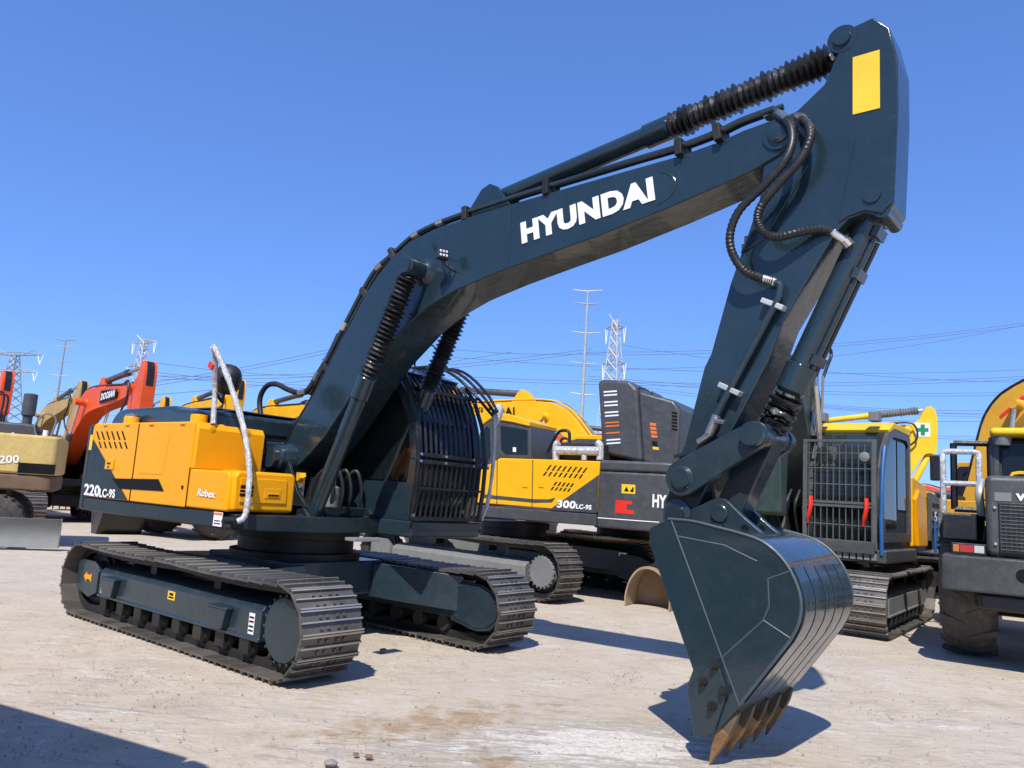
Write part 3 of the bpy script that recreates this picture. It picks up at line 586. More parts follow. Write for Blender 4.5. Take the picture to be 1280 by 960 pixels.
for s in (-1, 1):
    mb = MB(); mb.prism(capsule((4.755, 1.79), (5.28, 2.10), .13, .095), s * .235 - .03, s * .235 + .03)
    mb.lathe((4.755, s * .2, 1.79), (4.755, s * .30, 1.79), [(0, .09), (.07, .09), (.075, .075), (.09, .075)], 22)
    mb.obj('guide_lever', TEALM, ex, .01)
mb = MB(); mb.lathe((5.28, -.33, 2.10), (5.28, .33, 2.10), [(0, .08), (.02, .085), (.64, .085), (.66, .08)], 28); mb.obj('lever_pin', TEALM, ex)
mb = MB(); mb.prism(capsule((5.28, 2.10), (5.02, 1.56), .09, .10), -.105, .105); mb.obj('bucket_link', TEAL, ex, .012)
# hoses on the arm
def hose(name, pts, r, mat, parent=arm, n=10, k=6):
    mb = MB(); mb.tube(curve(pts, k), r, n); return mb.obj(name, mat, parent)
ha = [Q(960, 146, -.12), Q(974, 147, -.2), Q(987, 156, -.28), Q(990, 178, -.33), Q(980, 203, -.36), Q(955, 232, -.36), Q(925, 262, -.36), Q(913, 290, -.36), Q(915, 315, -.34), Q(930, 338, -.30), Q(952, 348, -.25), Q(966, 352, -.22)]
hb = [Q(985, 150, -.05), Q(998, 147, -.16), Q(1011, 158, -.26), Q(1012, 175, -.31), Q(1000, 200, -.33), Q(975, 228, -.34), Q(953, 255, -.34), Q(947, 275, -.33), Q(956, 291, -.31), Q(973, 296, -.29), Q(1000, 290, -.25), Q(1025, 287, -.20), Q(1042, 291, -.16)]
def spiral_hose(pts, name):
    c_ = curve(pts, 10); mb = MB(); rs = [.027 + (.005 if i % 2 else 0) for i in range(len(c_))]; mb.tube(c_, rs, 12); return mb.obj(name, RUBBER, arm)
spiral_hose(ha, 'arm_hose'); spiral_hose(hb, 'arm_hose')
mb = MB(); mb.cyl(Q(953, 348, -.25), Q(970, 353, -.21), .030, 12); mb.obj('hose_end', CHROME, arm)
mb = MB(); mb.cyl(Q(1040, 290, -.17), Q(1060, 304, -.12), .026, 12); mb.cyl(Q(1056, 300, -.13), Q(1062, 307, -.11), .036, 10); mb.obj('hose_end', CHROME, arm)
mb = MB(); mb.tube(curve([Q(958, 143, -.12), Q(972, 142, -.18), Q(984, 150, -.25)], 4), .034, 10); mb.obj('hose_end', CHROME, arm)
mb = MB(); mb.tube(curve([Q(983, 151, -.05), Q(995, 146, -.13), Q(1003, 149, -.2)], 4), .034, 10); mb.obj('hose_end', CHROME, arm)
yp = -.225
mb = MB(); pp = [Q(969, 353, yp), Q(975, 356, yp), Q(974, 366, yp), Q(967, 384, yp), Q(912, 487, yp), Q(895, 521, yp)]; mb.tube(curve(pp, 4), .024, 10); mb.obj('arm_pipe', TEALM, arm)
for px, py in ((967, 381), (913, 487)):
    c = Q(px, py, -.205); mb = MB(); mb.box(-.085, .085, -.04, .035, -.018, .018, 0, Matrix.Translation(c) @ Matrix.Rotation(.45, 4, 'Y')); mb.obj('pipe_clamp', GALV, arm, .005)
mb = MB(); mb.tube(curve([Q(896, 519, yp), Q(890, 534, yp), Q(884, 545, yp), Q(873, 553, yp)], 5), [.034] * 10 + [.026] * 6, 10); mb.cyl(Q(893, 526, yp - .04), Q(906, 528, yp - .04), .02, 8); mb.obj('pipe_end', CHROME, arm)
mb = MB(); mb.prism([(4.66, 1.93), (4.94, 2.0), (4.935, 2.03), (4.655, 1.96)], -AW - .035, -AW + .002); mb.obj('arm_rib', TEAL, arm, .004)

# ---- bucket
BH = .52
prof = [(4.80, 1.50), (4.98, 1.497), (5.15, 1.47), (5.30, 1.445), (5.45, 1.405), (5.57, 1.32), (5.65, 1.205), (5.692, 1.075), (5.68, .945), (5.63, .835), (5.32, .40)]
side = [(4.66, 1.33), (4.665, 1.43)] + prof + [(5.25, .33), (5.17, .27), (5.03, .36), (4.975, .46), (5.01, .555)]
cen = Vector((5.15, 0, .95))
mb = MB()
for s in (-1, 1): mb.prism(side, s * BH - .014, s * BH + .014)
bucket = mb.obj('bucket', TEAL, ex, .006)
def smooth2(pts, k=4): return [(v.x, v.z) for v in curve([(x, 0, z) for x, z in pts], k)]
def shell_strip(mb, pts, y0, y1, t0, t1):
    """curved plate following pts, between offsets t0 and t1 outward"""
    P = [Vector((x, 0, z)) for x, z in pts]; N = []
    for i in range(len(P)):
        t = (P[min(i + 1, len(P) - 1)] - P[max(i - 1, 0)]).normalized(); n = Vector((-t.z, 0, t.x)); N.append(n if n.dot(P[i] - cen) > 0 else -n)
    vs = []
    for y in (y0, y1):
        for t in (t0, t1): vs += [(p.x + n.x * t, y, p.z + n.z * t) for p, n in zip(P, N)]
    k = len(P); fs = []
    for i in range(k - 1):
        fs += [(i, i + 1, k + i + 1, k + i), (2 * k + i, 3 * k + i, 3 * k + i + 1, 2 * k + i + 1), (i, 2 * k + i, 2 * k + i + 1, i + 1), (k + i, k + i + 1, 3 * k + i + 1, 3 * k + i)]
    fs += [(0, k, 3 * k, 2 * k), (k - 1, 3 * k - 1, 4 * k - 1, 2 * k - 1)]
    mb.add(vs, fs)
sp_ = smooth2(prof[:-1], 5) + [prof[-1]]
mb = MB(); shell_strip(mb, sp_, -BH + .012, BH - .012, -.03, -.002); shell_strip(mb, [(4.665, 1.43), (4.80, 1.50)], -BH, BH, -.02, .0); mb.obj('bucket_shell', TEAL, bucket)
low = smooth2([(5.615, 1.26), (5.66, 1.17), (5.692, 1.06), (5.68, .945), (5.63, .835)], 4) + [(5.50, .652), (5.33, .414)]
for i in range(5):
    w = 2 * (BH - .02) / 5; y0 = -BH + .02 + i * w; mb = MB(); shell_strip(mb, low, y0 + .012, y0 + w - .012, -.004, .014); mb.obj('wear_strip', TEAL, bucket, .004)
mb = MB()
for s in (-1, 1):
    yb_ = s * (BH + .014)
    mb.tube(curve([(x, yb_, z) for x, z in prof[:-1]], 3) + [(prof[-1][0], yb_, prof[-1][1])], .010, 6)
    for a in ([(4.82, 1.50), (5.32, .41)], [(5.33, .43), (5.50, .85)] if 0 else [(5.20, .66), (5.465, .93)], [(5.465, .93), (5.63, .85)], [(5.465, .93), (5.50, 1.02)], [(5.50, 1.02), (5.49, 1.18)], [(5.49, 1.18), (5.62, 1.24)], [(4.87, 1.39), (5.2, 1.36), (5.42, 1.28)]):
        mb.tube([(x, yb_ - s * .001, z) for x, z in a], .006, 6)
mb.obj('weld_bead', paint('weld_metal', (.065, .085, .095), .5, .3, 0, .2, bump=0), bucket)
for s in (-1, 1):   # ears
    y = s * .15
    pts = [q2(840, 646, -.15), q2(866, 637, -.15), q2(889, 626, -.15), q2(898, 622.5, -.15), q2(907, 623.5, -.15), q2(914, 629, -.15), q2(933, 648, -.15), q2(954, 666, -.15), q2(956, 682, -.15), q2(900, 668, -.15), q2(845, 660, -.15)]
    mb = MB(); mb.prism(pts, y - .028, y + .028); ear = mb.obj('bucket_ear', TEALM, bucket, .006)
    h1 = q2(899.8, 641.7, -.178); h2 = q2(931, 660.6, -.178)
    mb = MB(); mb.lathe((h1[0], y, h1[1]), (h1[0], y + s * .05, h1[1]), [(0, .062), (.045, .062), (.05, .055)], 22); mb.obj('ear_pin', TEALM, ear)
    mb = MB(); mb.cyl((h2[0], y - .0295, h2[1]), (h2[0], y + .0295, h2[1]), .028, 18); mb.obj('ear_hole', BLKVIN, ear)
mb = MB(); mb.prism([(5.345, .425), (5.30, .44), (5.12, .27), (5.15, .20), (5.20, .235)], -BH - .012, BH + .012); lip = mb.obj('cutting_edge', TEALM, bucket, .006)
ADAPT = paint('adapter_steel', (.10, .075, .05), .6, .2, 0, 1.0, (.18, .12, .06), var=.4, scale=2)
for i in range(5):
    y = -.475 + i * .2375
    mb = MB()
    def sec(c, d, w, h):
        d = Vector(d).normalized(); n = Vector((d.z, 0, -d.x)); c = Vector(c)
        return [c + n * h + Vector((0, w, 0)), c + n * h - Vector((0, w, 0)), c - n * h - Vector((0, w, 0)), c - n * h + Vector((0, w, 0))]
    d = (-.16, 0, -.27)
    def loft(mb, S, mi):
        vs = [v for q_ in S for v in q_]; k = len(S)
        mb.add(vs, [(0, 1, 2, 3), tuple(range(4 * k - 1, 4 * k - 5, -1))] + [(4 * j + a, 4 * j + (a + 1) % 4, 4 * j + 4 + (a + 1) % 4, 4 * j + 4 + a) for j in range(k - 1) for a in range(4)], mi)
    loft(mb, [sec((5.285, y, .36), d, .018, .026), sec((5.245, y, .29), d, .032, .042), sec((5.205, y, .215), d, .036, .044), sec((5.192, y, .19), d, .032, .036)], 0)
    ad = mb.obj('tooth_adapter', ADAPT, lip, .006)
    mb = MB(); loft(mb, [sec((5.212, y, .228), d, .039, .045), sec((5.185, y, .165), d, .037, .038), sec((5.150, y, .085), d, .030, .022), sec((5.127, y, .025), d, .021, .009), sec((5.117, y, -.004), d, .014, .004)], 0)
    mb.obj('tooth', TOOTH, bucket, .005)
for s in (-1, 1):   # side cutters with bolts
    a, b = sorted((s * (BH + .015), s * (BH + .045)))
    mb = MB(); mb.prism([q2(859.5, 862, -.55), q2(884, 834, -.55), q2(899, 828, -.55), q2(910, 866, -.55), q2(893, 916, -.55), q2(882, 922, -.55), q2(868, 919, -.55)], a, b)
    ctr = mb.obj('side_cutter', TEAL, bucket, .01)
    for px, py in ((893, 832), (879, 852), (904, 864), (890, 883)):
        mb = MB(); c = q2(px, py, -.57); y0 = s * (BH + .045)
        mb.lathe((c[0], y0, c[1]), (c[0], y0 + s, c[1]), [(0, .034), (.006, .034), (.007, .026), (.03, .026), (.031, .015), (.05, .014)], 6); mb.obj('cutter_bolt', DARKST, ctr)

# ================================================================== the machines behind
def simple_ram(root, b, e, frac, rb, mat, name, y=0, bell=True, rodm=CHROME):
    b = Vector((b[0], y, b[1])); e = Vector((e[0], y, e[1])); m_ = b.lerp(e, frac); d = (e - b).normalized()
    mb = MB(); mb.lathe(b, m_, [(0, rb * .8), (.03, rb), ((m_ - b).length - .2, rb), ((m_ - b).length - .19, rb * 1.18), ((m_ - b).length, rb * 1.18)], 16)
    c_ = mb.obj(name, mat, root)
    mb = MB()
    if bell: mb.bellows(m_, e - d * .08, rb * 1.2, .06, .1, 14); mb.obj('bellows', BELLOW, c_)
    else: mb.cyl(m_, e, rb * .55, 12); mb.obj('rod', rodm, c_)
    return c_
def boom_arm(root, bm_, am_, br=0, ar=0, ram=GREY, bucket_mat=None, bucket_rot=0, dark_head=True, slim=0):
    T = lambda p_: rot2(p_, FOOT, br)
    tip = T(TIP)
    def U(p_):
        x, z = rot2(p_, TIP, ar); return (x + tip[0] - TIP[0], z + tip[1] - TIP[1])
    def thin(p_):
        w = min(1, max(0, (p_[0] - .5) / 1.1)) * min(1, max(0, (5.3 - p_[0]) / .6)); return (p_[0] - .12 * w * slim * (p_[0] < 2.2), p_[1] + .16 * w * slim)
    bo = [T(p_) for p_ in BUP + [thin(q_) for q_ in BLO]]; w_ = [bhw(x) for x, z in BUP + BLO]
    mb = MB(); mb.prism(bo, [-q for q in w_], w_); b_ = mb.obj('boom', bm_, root, .015)
    mb = MB(); mb.prism([U(p_) for p_ in ARM], -.17, .17); a_ = mb.obj('arm', am_, root, .015)
    for s in (-1, 1):
        mb = MB(); c = T((1.93, 3.70)); mb.lathe((c[0], s * .2, c[1]), (c[0], s * .55, c[1]), [(0, .15), (.05, .14), (.09, .1), (.34, .1)], 14); mb.obj('boom_pin', bm_, b_)
    c = tip; mb = MB(); mb.lathe((c[0], -.26, c[1]), (c[0], .26, c[1]), [(0, .08), (.02, .11), (.50, .11), (.52, .08)], 16); mb.obj('arm_pin', am_, b_)
    if dark_head:
        mb = MB(); k = [U(p_) for p_ in ((5.95, 4.955), (6.06, 4.93), (6.135, 4.84), (6.182, 4.6), (6.182, 4.3), (6.12, 4.3), (6.1, 4.6), (6.05, 4.8), (5.98, 4.88))]; mb.prism(k, -.09, .09); mb.obj('head_slot', BLACK, a_)
    simple_ram(root, T((2.62, 4.39)), U((5.80, 4.85)), .58, .085, ram, 'arm_cylinder', bell=False)
    mb = MB(); mb.prism([T(p_) for p_ in ((2.25, 4.12), (2.52, 4.46), (2.62, 4.50), (2.72, 4.45), (2.95, 4.17))], -.12, .12); mb.obj('cylinder_bracket', bm_, b_, .01)
    for s in (-1, 1): simple_ram(root, (.78, 1.22), T((1.93, 3.70)), .6, .078, ram, 'boom_cylinder', s * .42, bell=False)
    simple_ram(root, U((5.99, 3.64)), U((5.28, 2.10)), .75, .09, ram, 'bucket_cylinder', bell=False)
    for y in (-.17, -.06, .12):
        pp = []
        for i in range(1, 17):
            p0, p1 = BUP[max(i - 1, 0)], BUP[min(i + 1, len(BUP) - 1)]; t = Vector((p1[0] - p0[0], p1[1] - p0[1])).normalized(); x, z = T((BUP[i][0] - t.y * .06, BUP[i][1] + t.x * .06)); pp.append((x, y, z))
        mb = MB(); mb.tube(curve(pp, 3), .022, 6); mb.obj('boom_pipe', BLACK if y != .12 else bm_, b_)
    mb = MB(); mb.tube(curve([(tip[0] - .5, -.2, tip[1] + .16), (tip[0] + .1, -.3, tip[1] + .15), (tip[0] + .2, -.32, tip[1] - .3), (tip[0] - .2, -.3, tip[1] - .7), (tip[0] - .1, -.25, tip[1] - 1.1), (tip[0] + .0, -.2, tip[1] - 1.2)], 5), .028, 8); mb.obj('arm_hose', RUBBER, a_)
    lv = MB(); lv.prism([U(p_) for p_ in ((4.65, 1.75), (4.75, 1.66), (5.34, 2.03), (5.27, 2.19))], -.22, .22); lv.obj('guide_lever', am_, root, .01)
    lv = MB(); lv.prism([U(p_) for p_ in ((5.20, 2.12), (5.36, 2.08), (5.1, 1.52), (4.95, 1.58))], -.1, .1); lv.obj('bucket_link', am_, root, .01)
    if bucket_mat:
        bp_ = U(BUCKET_PIN); V = lambda p_: rot2((U(p_)), bp_, bucket_rot)
        mb = MB(); mb.prism([V(p_) for p_ in side[:2] + prof + [(5.17, .27), (5.03, .36)]], -.55, .55); k_ = mb.obj('bucket', bucket_mat, root, .01)
        for i in range(5):
            y = -.45 + i * .225; a_, b2_ = V((5.21, .27)), V((5.12, .02)); mb = MB(); mb.tube([(a_[0], y, a_[1]), (b2_[0], y, b2_[1])], [.06, .015], 6); mb.obj('tooth', TOOTH, k_)
    return T, U
def cab_generic(root, frame_m, roof_m, y0=.33, y1=1.33):
    mb = MB(); mb.prism([(x * .95, 1.27 + (z - 1.27) * .98) for x, z in cabp], y0 + .04, y1 - .04); c_ = mb.obj('cab', INTER, root, .02)
    mb = MB(); k = len(cabp); inner = [(.5 + (x - .5) * .85, 2.1 + (z - 2.1) * .84) for x, z in cabp]
    for ya, yb_ in ((y0, y0 + .06), (y1 - .06, y1)):
        for i in range(k):
            j = (i + 1) % k
            mb.add([(p_[0], y, p_[1]) for y in (ya, yb_) for p_ in (cabp[i], cabp[j], inner[j], inner[i])], [(0, 1, 2, 3), (7, 6, 5, 4), (0, 4, 5, 1), (3, 2, 6, 7), (0, 3, 7, 4), (1, 5, 6, 2)])
    mb.obj('cab_frame', frame_m, c_)
    mb = MB(); mb.prism([(.66, 2.93), (.98, 2.84), (1.02, 2.90), (.7, 3.03), (-.35, 3.04), (-.42, 2.92)], y0 - .01, y1 + .01); mb.obj('cab_roof', roof_m, c_, .02)
    for s, y in ((1, y1 - .028), (-1, y0 + .028)):
        for p_ in ([(-.22, 1.75), (.38, 1.75), (.38, 2.78), (-.22, 2.78)], [(.46, 1.5), (1.27, 1.5), (1.30, 1.9), (1.22, 2.3), (1.05, 2.62), (.75, 2.78), (.46, 2.78)]):
            mb = MB(); mb.prism(p_, y - .004, y + .004); mb.obj('cab_window', GLASS, c_)
    mb = MB()
    for (x0, z0), (x1, z1) in zip(cabp[1:6], cabp[2:7]): mb.add([(x0, y0 + .07, z0), (x1, y0 + .07, z1), (x1, y1 - .07, z1), (x0, y1 - .07, z0)], [(0, 1, 2, 3)])
    mb.obj('windscreen', GLASS, c_)
    return c_
def upper_generic(root, body, trim, cw_mat, hood_m, cab=True):
    mb = MB(); mb.box(-2.2, 1.6, -1.27, 1.27, 1.1, 1.27); mb.obj('platform', trim, root, .01)
    mb = MB(); mb.prism(cw, 1.12, 2.12, ax=2); mb.obj('counterweight', cw_mat, root, .05)
    for s in (-1, 1):
        a, b = sorted((s * .8, s * 1.335)); f = -.45 if s > 0 else .1
        mb = MB(); mb.prism([(-2.33, 1.272), (f, 1.272), (f, 2.12), (-2.33, 2.12)], a, b); e_ = mb.obj('engine_door', body, root, .03)
        mb = MB()
        for i in range(6):
            for r_ in range(2): x = -2.0 + i * .11; z = 1.78 + r_ * .13; y = s * 1.3365; mb.add([(x, y, z), (x + .04, y, z), (x + .1, y, z + .1), (x + .06, y, z + .1)], [(0, 1, 2, 3) if s < 0 else (3, 2, 1, 0)])
        mb.obj('vent_slots', BLKVIN, e_)
    mb = MB(); mb.prism([(.1, 1.27), (1.5, 1.27), (1.5, 1.75), (1.1, 2.1), (.1, 2.1)], -1.33, -.6); mb.obj('tool_box', body, root, .03)
    mb = MB(); mb.prism([(-2.45, 2.08), (-2.4, 2.28), (-2.2, 2.36), (-.95, 2.36), (.05, 2.22), (.05, 2.05)], -.95, .95); mb.obj('engine_hood', hood_m, root, .04)
    for s in (-1, 1):
        mb = MB(); mb.prism([(-.5, 1.25), (.75, 1.25), (.45, 1.6), (.20, 1.98), (.0, 2.02), (-.15, 1.9)], s * .335 - .02, s * .335 + .02); mb.obj('boom_bracket', trim, root)
    if cab: cab_generic(root, trim, body)
def digger(O, yaw, label, body, trim, br=0, ar=0, s=1.0, boomc=None, group=None, bucket=True, uy=0, arm_mat=None, cwm=None, name='excavator', cat='excavator', ram=GREY, slim=0):
    e = empty(name, (O[0], O[1], 0), R(yaw), label, cat, group, s)
    undercarriage(e, R(uy), 1.845, .43, 1.197, .3, (trim, STEEL, DARKST))
    upper_generic(e, body, trim, cwm or body, trim)
    T, U = boom_arm(e, boomc or body, arm_mat or boomc or body, R(br), R(ar), ram=ram, slim=slim, bucket_mat=trim if bucket else None)
    return e, T, U

# ---- left row, seen over the counterweight
def row_at(px, py, zloc, Y, yaw, xloc, br=0):
    """yard position of a machine whose local point (xloc, zloc) is seen at a pixel and distance"""
    p_ = at_depth(px, py, Y); return (p_.x - math.cos(R(yaw)) * xloc, p_.y - math.sin(R(yaw)) * xloc)
dz, T, U = digger((-13.75, 24.4), -46, 'orange excavator in the yard with white letters on a black plate on its boom', ORG, BLACK, cwm=ORG, br=-5)
lp = [(3.2, 3.74), (4.55, 3.95), (4.55, 4.20), (3.2, 4.10)]
mb = MB(); mb.prism([T(q_) for q_ in lp], -.262, -.25); pl = mb.obj('name_plate', BLKVIN, dz)
writing('brand_lettering', 'DOOSAN', *[(T(q_)[0], -.263, T(q_)[1]) for q_ in ((3.32, 3.82), (4.43, 3.98), (3.32, 4.02))], WHITE, pl, bold=.035)
digger((-20.6, 33.9), -46, 'tan excavator with a black arm cylinder between two orange booms', TAN, GREY)
digger((-20.5, 29.2), -46, 'orange excavator cut by the edge of the picture, arm raised beside tan boom', ORG, BLACK, br=-4)
digger((-19.2, 38.0), -46, 'yellow excavator showing only its arm tip above the dark hood', YEL2, GREY)
digger((-13.3, 30.1), -46, 'yellow excavator whose arm rises behind the wrapped silver handrail', YEL2, GREY, ar=-6)
digger((-10.0, 28.3), -46, 'yellow excavator half hidden by the lower part of the dark teal boom', YEL2, GREY, br=-3)

# ---- wheeled excavator at the edge
WX = Frame(-11.55, 15.6, R(207))
wx = empty('wheeled_excavator', WX.o, WX.yaw, 'faded yellow wheeled excavator with rusty skirt and grey dozer blade', 'excavator')
def wq(px, py, y=1.25): v = WX.on(px, py, y); return (v.x, v.z)
ZT, ZB = wq(60, 545)[1], wq(60, 612)[1]; XR = wq(77, 570)[0]
mb = MB(); pl_ = [(XR, -1.05), (XR, 1.05), (XR + .12, 1.22), (XR + .4, 1.25), (XR + 3.6, 1.25), (XR + 3.6, -1.25), (XR + .4, -1.25), (XR + .12, -1.22)]
mb.prism(pl_, 1.42, ZT, ax=2); wb_ = mb.obj('body', YELOLD, wx, .06, seg=3)
mb = MB(); mb.prism([(x * 1 + (.02 if x < XR + 1 else 0), y * .985) for x, y in pl_], 1.10, 1.415, ax=2); mb.obj('skirt', RUST, wx, .05)
a0, a1 = wq(24, 574, 1.252), wq(76, 588, 1.252)
mb = MB(); mb.box(min(a0[0], a1[0]) + .1, max(a0[0], a1[0]), 1.2, 1.256, 1.44, 1.64); mb.obj('black_band', BLKVIN, wb_)
writing('model_number', 'M200', WX.on(-14, 580, 1.258), WX.on(24, 578.5, 1.258), WX.on(-14, 570, 1.258), WHITE, wb_, bold=.02)
mb = MB(); mb.box(XR + .5, XR + 2.6, -1.0, 1.0, ZT - .02, ZT + .22); mb.box(XR + .3, XR + .6, .4, .9, ZT - .02, ZT + .10); mb.obj('hood', GREY, wx, .05)
mb = MB(); c = WX.on(35, 520, .4); mb.lathe((c.x, .4, ZT), (c.x, .4, ZT + .95), [(0, .09), (.4, .09), (.42, .13), (.85, .13), (.87, .09)], 14); mb.obj('exhaust', GREY, wx)
mb = MB()
for y in (.2, .9): mb.tube(curve([(XR + 1.2, y, ZT), (XR + 1.15, y, ZT + .7), (XR + 1.3, y, ZT + .82), (XR + 1.9, y, ZT + .8), (XR + 2.0, y, ZT)], 4), .022, 8); mb.obj('hand_rail', BLACK, wx); mb = MB()
mb = MB(); mb.tube(curve([(XR + .25, 1.0, ZT), (XR + .2, 1.0, ZT + .35), (XR + .4, 1.0, ZT + .45), (XR + .55, 1.0, ZT + .2), (XR + .5, 1.0, ZT)], 5), .018, 8); mb.obj('cable_loop', GREYL, wx)
for x in (.35, .9): mb = MB(); mb.cyl((XR + x, .95, ZT - .02), (XR + x, .95, ZT + .12), .05, 10); mb.obj('filler_cap', WHITE, wx)
mb = MB(); mb.box(XR + .9, XR + 3.6, -.6, .6, .75, 1.1); mb.lathe((XR + 2.3, 0, .9), (XR + 2.3, 0, 1.12), [(0, .55), (.22, .55)], 24); mb.obj('chassis', DARKST, wx, .02)
def tyre(root, x, y0, y1, rad, lug=0, rim=YEL2):
    L = y1 - y0; mb = MB()
    mb.lathe((x, y0, rad), (x, y1, rad), [(0, rad * .58), (.02, rad * .62), (.03, rad * .86), (L * .14, rad * .955), (L * .3, rad * .985), (L * .5, rad * .99), (L * .7, rad * .985), (L * .86, rad * .955), (L - .03, rad * .86), (L - .02, rad * .62), (L, rad * .58)], 48)
    if lug:
        for i in range(lug):
            for s in (0, 1):
                a = 2 * math.pi * (i + .5 * s) / lug; vs = []
                for t, aa in ((.02, .0), (.25, .05), (.52, .16)):
                    yy = y0 + t * L if s == 0 else y1 - t * L
                    for da in (-.055, .055):
                        for rr_ in (rad * .93 if t < .1 else rad * .97, rad * (1.0 if t > .1 else .975)): vs.append((x + rr_ * math.cos(a + aa + da), yy, rad + rr_ * math.sin(a + aa + da)))
                mb.add(vs, [(0, 1, 3, 2), (8, 10, 11, 9)] + [f for b_ in (0, 4) for f in ((b_, b_ + 4, b_ + 5, b_ + 1), (b_ + 1, b_ + 5, b_ + 7, b_ + 3), (b_ + 3, b_ + 7, b_ + 6, b_ + 2), (b_ + 2, b_ + 6, b_ + 4, b_))])
    t_ = mb.obj('wheel', TYRE, root, 0)
    mb = MB(); mb.lathe((x, y0 + .03, rad), (x, y1 - .03, rad), [(0, .12), (.005, .2), (.006, rad * .42), (.0, rad * .5), (.02, rad * .6), (L - .08, rad * .6), (L - .06, rad * .5), (L - .066, rad * .42), (L - .065, .2), (L - .06, .12)], 28); mb.obj('rim', rim, t_)
    return t_
for x in (.9, 3.2):
    for y in (.72, -1.22): tyre(wx, XR + x + .1, y, y + .5, .52, 22, GREYL)
bl = [WX.on(77, 652, 1.4), WX.on(75, 685, 1.4)]
mb = MB(); bx = bl[0].x; cs = [(1.62 - .10 * math.sin(math.pi * t), .05 + t * .55) for t in [i / 8 for i in range(9)]]
mb.prism([(y, z) for y, z in cs] + [(y - .04, z) for y, z in reversed(cs)], bx, bx + 2.5, ax=0); mb.box(bx - .02, bx + .0, 1.50, 1.63, .05, .61); mb.obj('dozer_blade', GREYL, wx, .006)
mb = MB(); mb.box(bx + .8, bx + 1.0, .5, 1.52, .3, .5); mb.obj('blade_arm', DARKST, wx); mb = MB(); mb.box(bx + 1.7, bx + 1.9, .5, 1.52, .3, .5); mb.obj('blade_arm', DARKST, wx)

# ---- twin machine right behind: yellow and grey with its hood swung up
B = Frame(.2, 14.85, R(150)); QB = B.on
m2 = empty('excavator', B.o, B.yaw, 'yellow and grey excavator with its engine hood swung up, boom gone', 'excavator')
undercarriage(m2, R(-192), 2.0, .45, 1.36, .3, (GREYL, STEEL, DARKST))
yB = 1.45
def bp_(pxs, y=yB): return [(QB(px, py, y).x, QB(px, py, y).z) for px, py in pxs]
def bpanel(name, pxs, mat, parent, y=yB, th=.05, bev=0, inner=None):
    mb = MB(); mb.prism(bp_(pxs, y), (y - th) if inner is None else inner, y); return mb.obj(name, mat, parent, bev)
zt = QB(700, 574.5, yB).z; zy = QB(690, 637, yB).z; zb = QB(700, 654, yB).z; xs_ = QB(748, 600, yB).x; xf = QB(592, 600, yB).x + .2; xt = xs_ - 1.75
sidep = bpanel('side_door', [(625, 572.4), (750, 576.5), (745.5, 641), (590, 628), (592, 598), (603, 585)], YEL2, m2, bev=.02, inner=.9)
bpanel('dark_decal', [(748.6, 593.5), (745.8, 641), (687, 637)], GREY, sidep, y=yB + .004, th=.01)
bpanel('grey_stripe', [(600, 617.5), (668, 624), (687, 624), (694, 622), (690, 628), (668, 628.5), (600, 622)], GREY, sidep, y=yB + .004, th=.01)
for a, b in (((621.5, 573), (621, 630)), ((666, 575), (665, 634))):
    mb = MB(); pa, pb_ = QB(*a, yB + .001), QB(*b, yB + .001); mb.tube([pa, pb_], .008, 4); mb.obj('door_seam', BLACK, sidep)
mb = MB()
def slot(mb, cx, cy, w_, h_, sk):
    mb.prism(bp_([(cx - w_, cy + h_), (cx + w_, cy + h_), (cx + w_ + sk, cy - h_), (cx - w_ + sk, cy - h_)], yB + .004), yB - .004, yB + .004)
for i in range(8):
    pass
for i in range(8): slot(mb, 684 + i * 6.4, 584.5 + i * .5, 1.1, 3.2, 4.5); slot(mb, 679.5 + i * 6.4, 592.0 + i * .5, 1.1, 2.6, 3.6)
mb.obj('vent_slots', BLKVIN, sidep); mb = MB()
for i in range(5): slot(mb, 692.5 + i * 5.2, 604.5 + i * .5, 1.1, 2.3, 3.2); slot(mb, 689 + i * 5.2, 610.5 + i * .5, 1.1, 2.0, 2.8)
mb.obj('vent_slots', BLKVIN, sidep)
for px in (656, 676): bpanel('door_latch', [(px - 3, 609), (px + 3, 609.4), (px + 3, 602.4), (px - 3, 602)], YEL2, sidep, y=yB + .012, th=.012, bev=.004)
mb = MB(); mb.prism([(xf, zb), (xs_ + .01, zb), (xs_ + .01, zy - .02), (xf, zy - .02)], -yB, yB - .01); mb.obj('skirt', GREY, m2, .02)
cw2 = [(xs_, yB), (xt + .7, yB), (xt + .35, yB - .08), (xt + .12, yB - .3), (xt + .03, yB - .7), (xt, 0)]; cw2 = cw2 + [(x, -y) for x, y in reversed(cw2[:-1])]
mb = MB(); mb.prism(cw2, zb - .02, zt - .16, ax=2); c2 = mb.obj('counterweight', GREY, m2, .04)
mb = MB(); mb.prism([(xs_ + (x - xs_) * .995, y * .998) for x, y in cw2], zt - .155, zt + .02, ax=2); mb.obj('counterweight_cap', GREY, c2, .05)
mb = MB(); mb.tube([(xs_ - .02, yB + .002, zb + .13), (xt + .72, yB + .002, zb + .13)], .008, 4); mb.obj('trim_line', WHITE, c2)
writing('model_number', '300', QB(696, 634.6, yB + .006), QB(719.3, 636.2, yB + .006), QB(697.2, 624.8, yB + .006), WHITE, sidep, bold=.04)
writing('model_number', 'LC-9S', QB(720, 636, yB + .006), QB(739.3, 637.6, yB + .006), QB(720.6, 629.8, yB + .006), WHITE, sidep, bold=.04)
writing('brand_lettering', 'HY', QB(815.5, 634, yB + .004), QB(833, 635.8, yB + .004), QB(816, 617.6, yB + .004), WHITE, c2, bold=.035)
bpanel('red_patch', [(769.5, 625), (790, 626.5), (790, 631), (783, 630.5), (783, 637), (792, 638), (792, 643), (769, 641)], REDVIN, c2, y=yB + .004, th=.008)
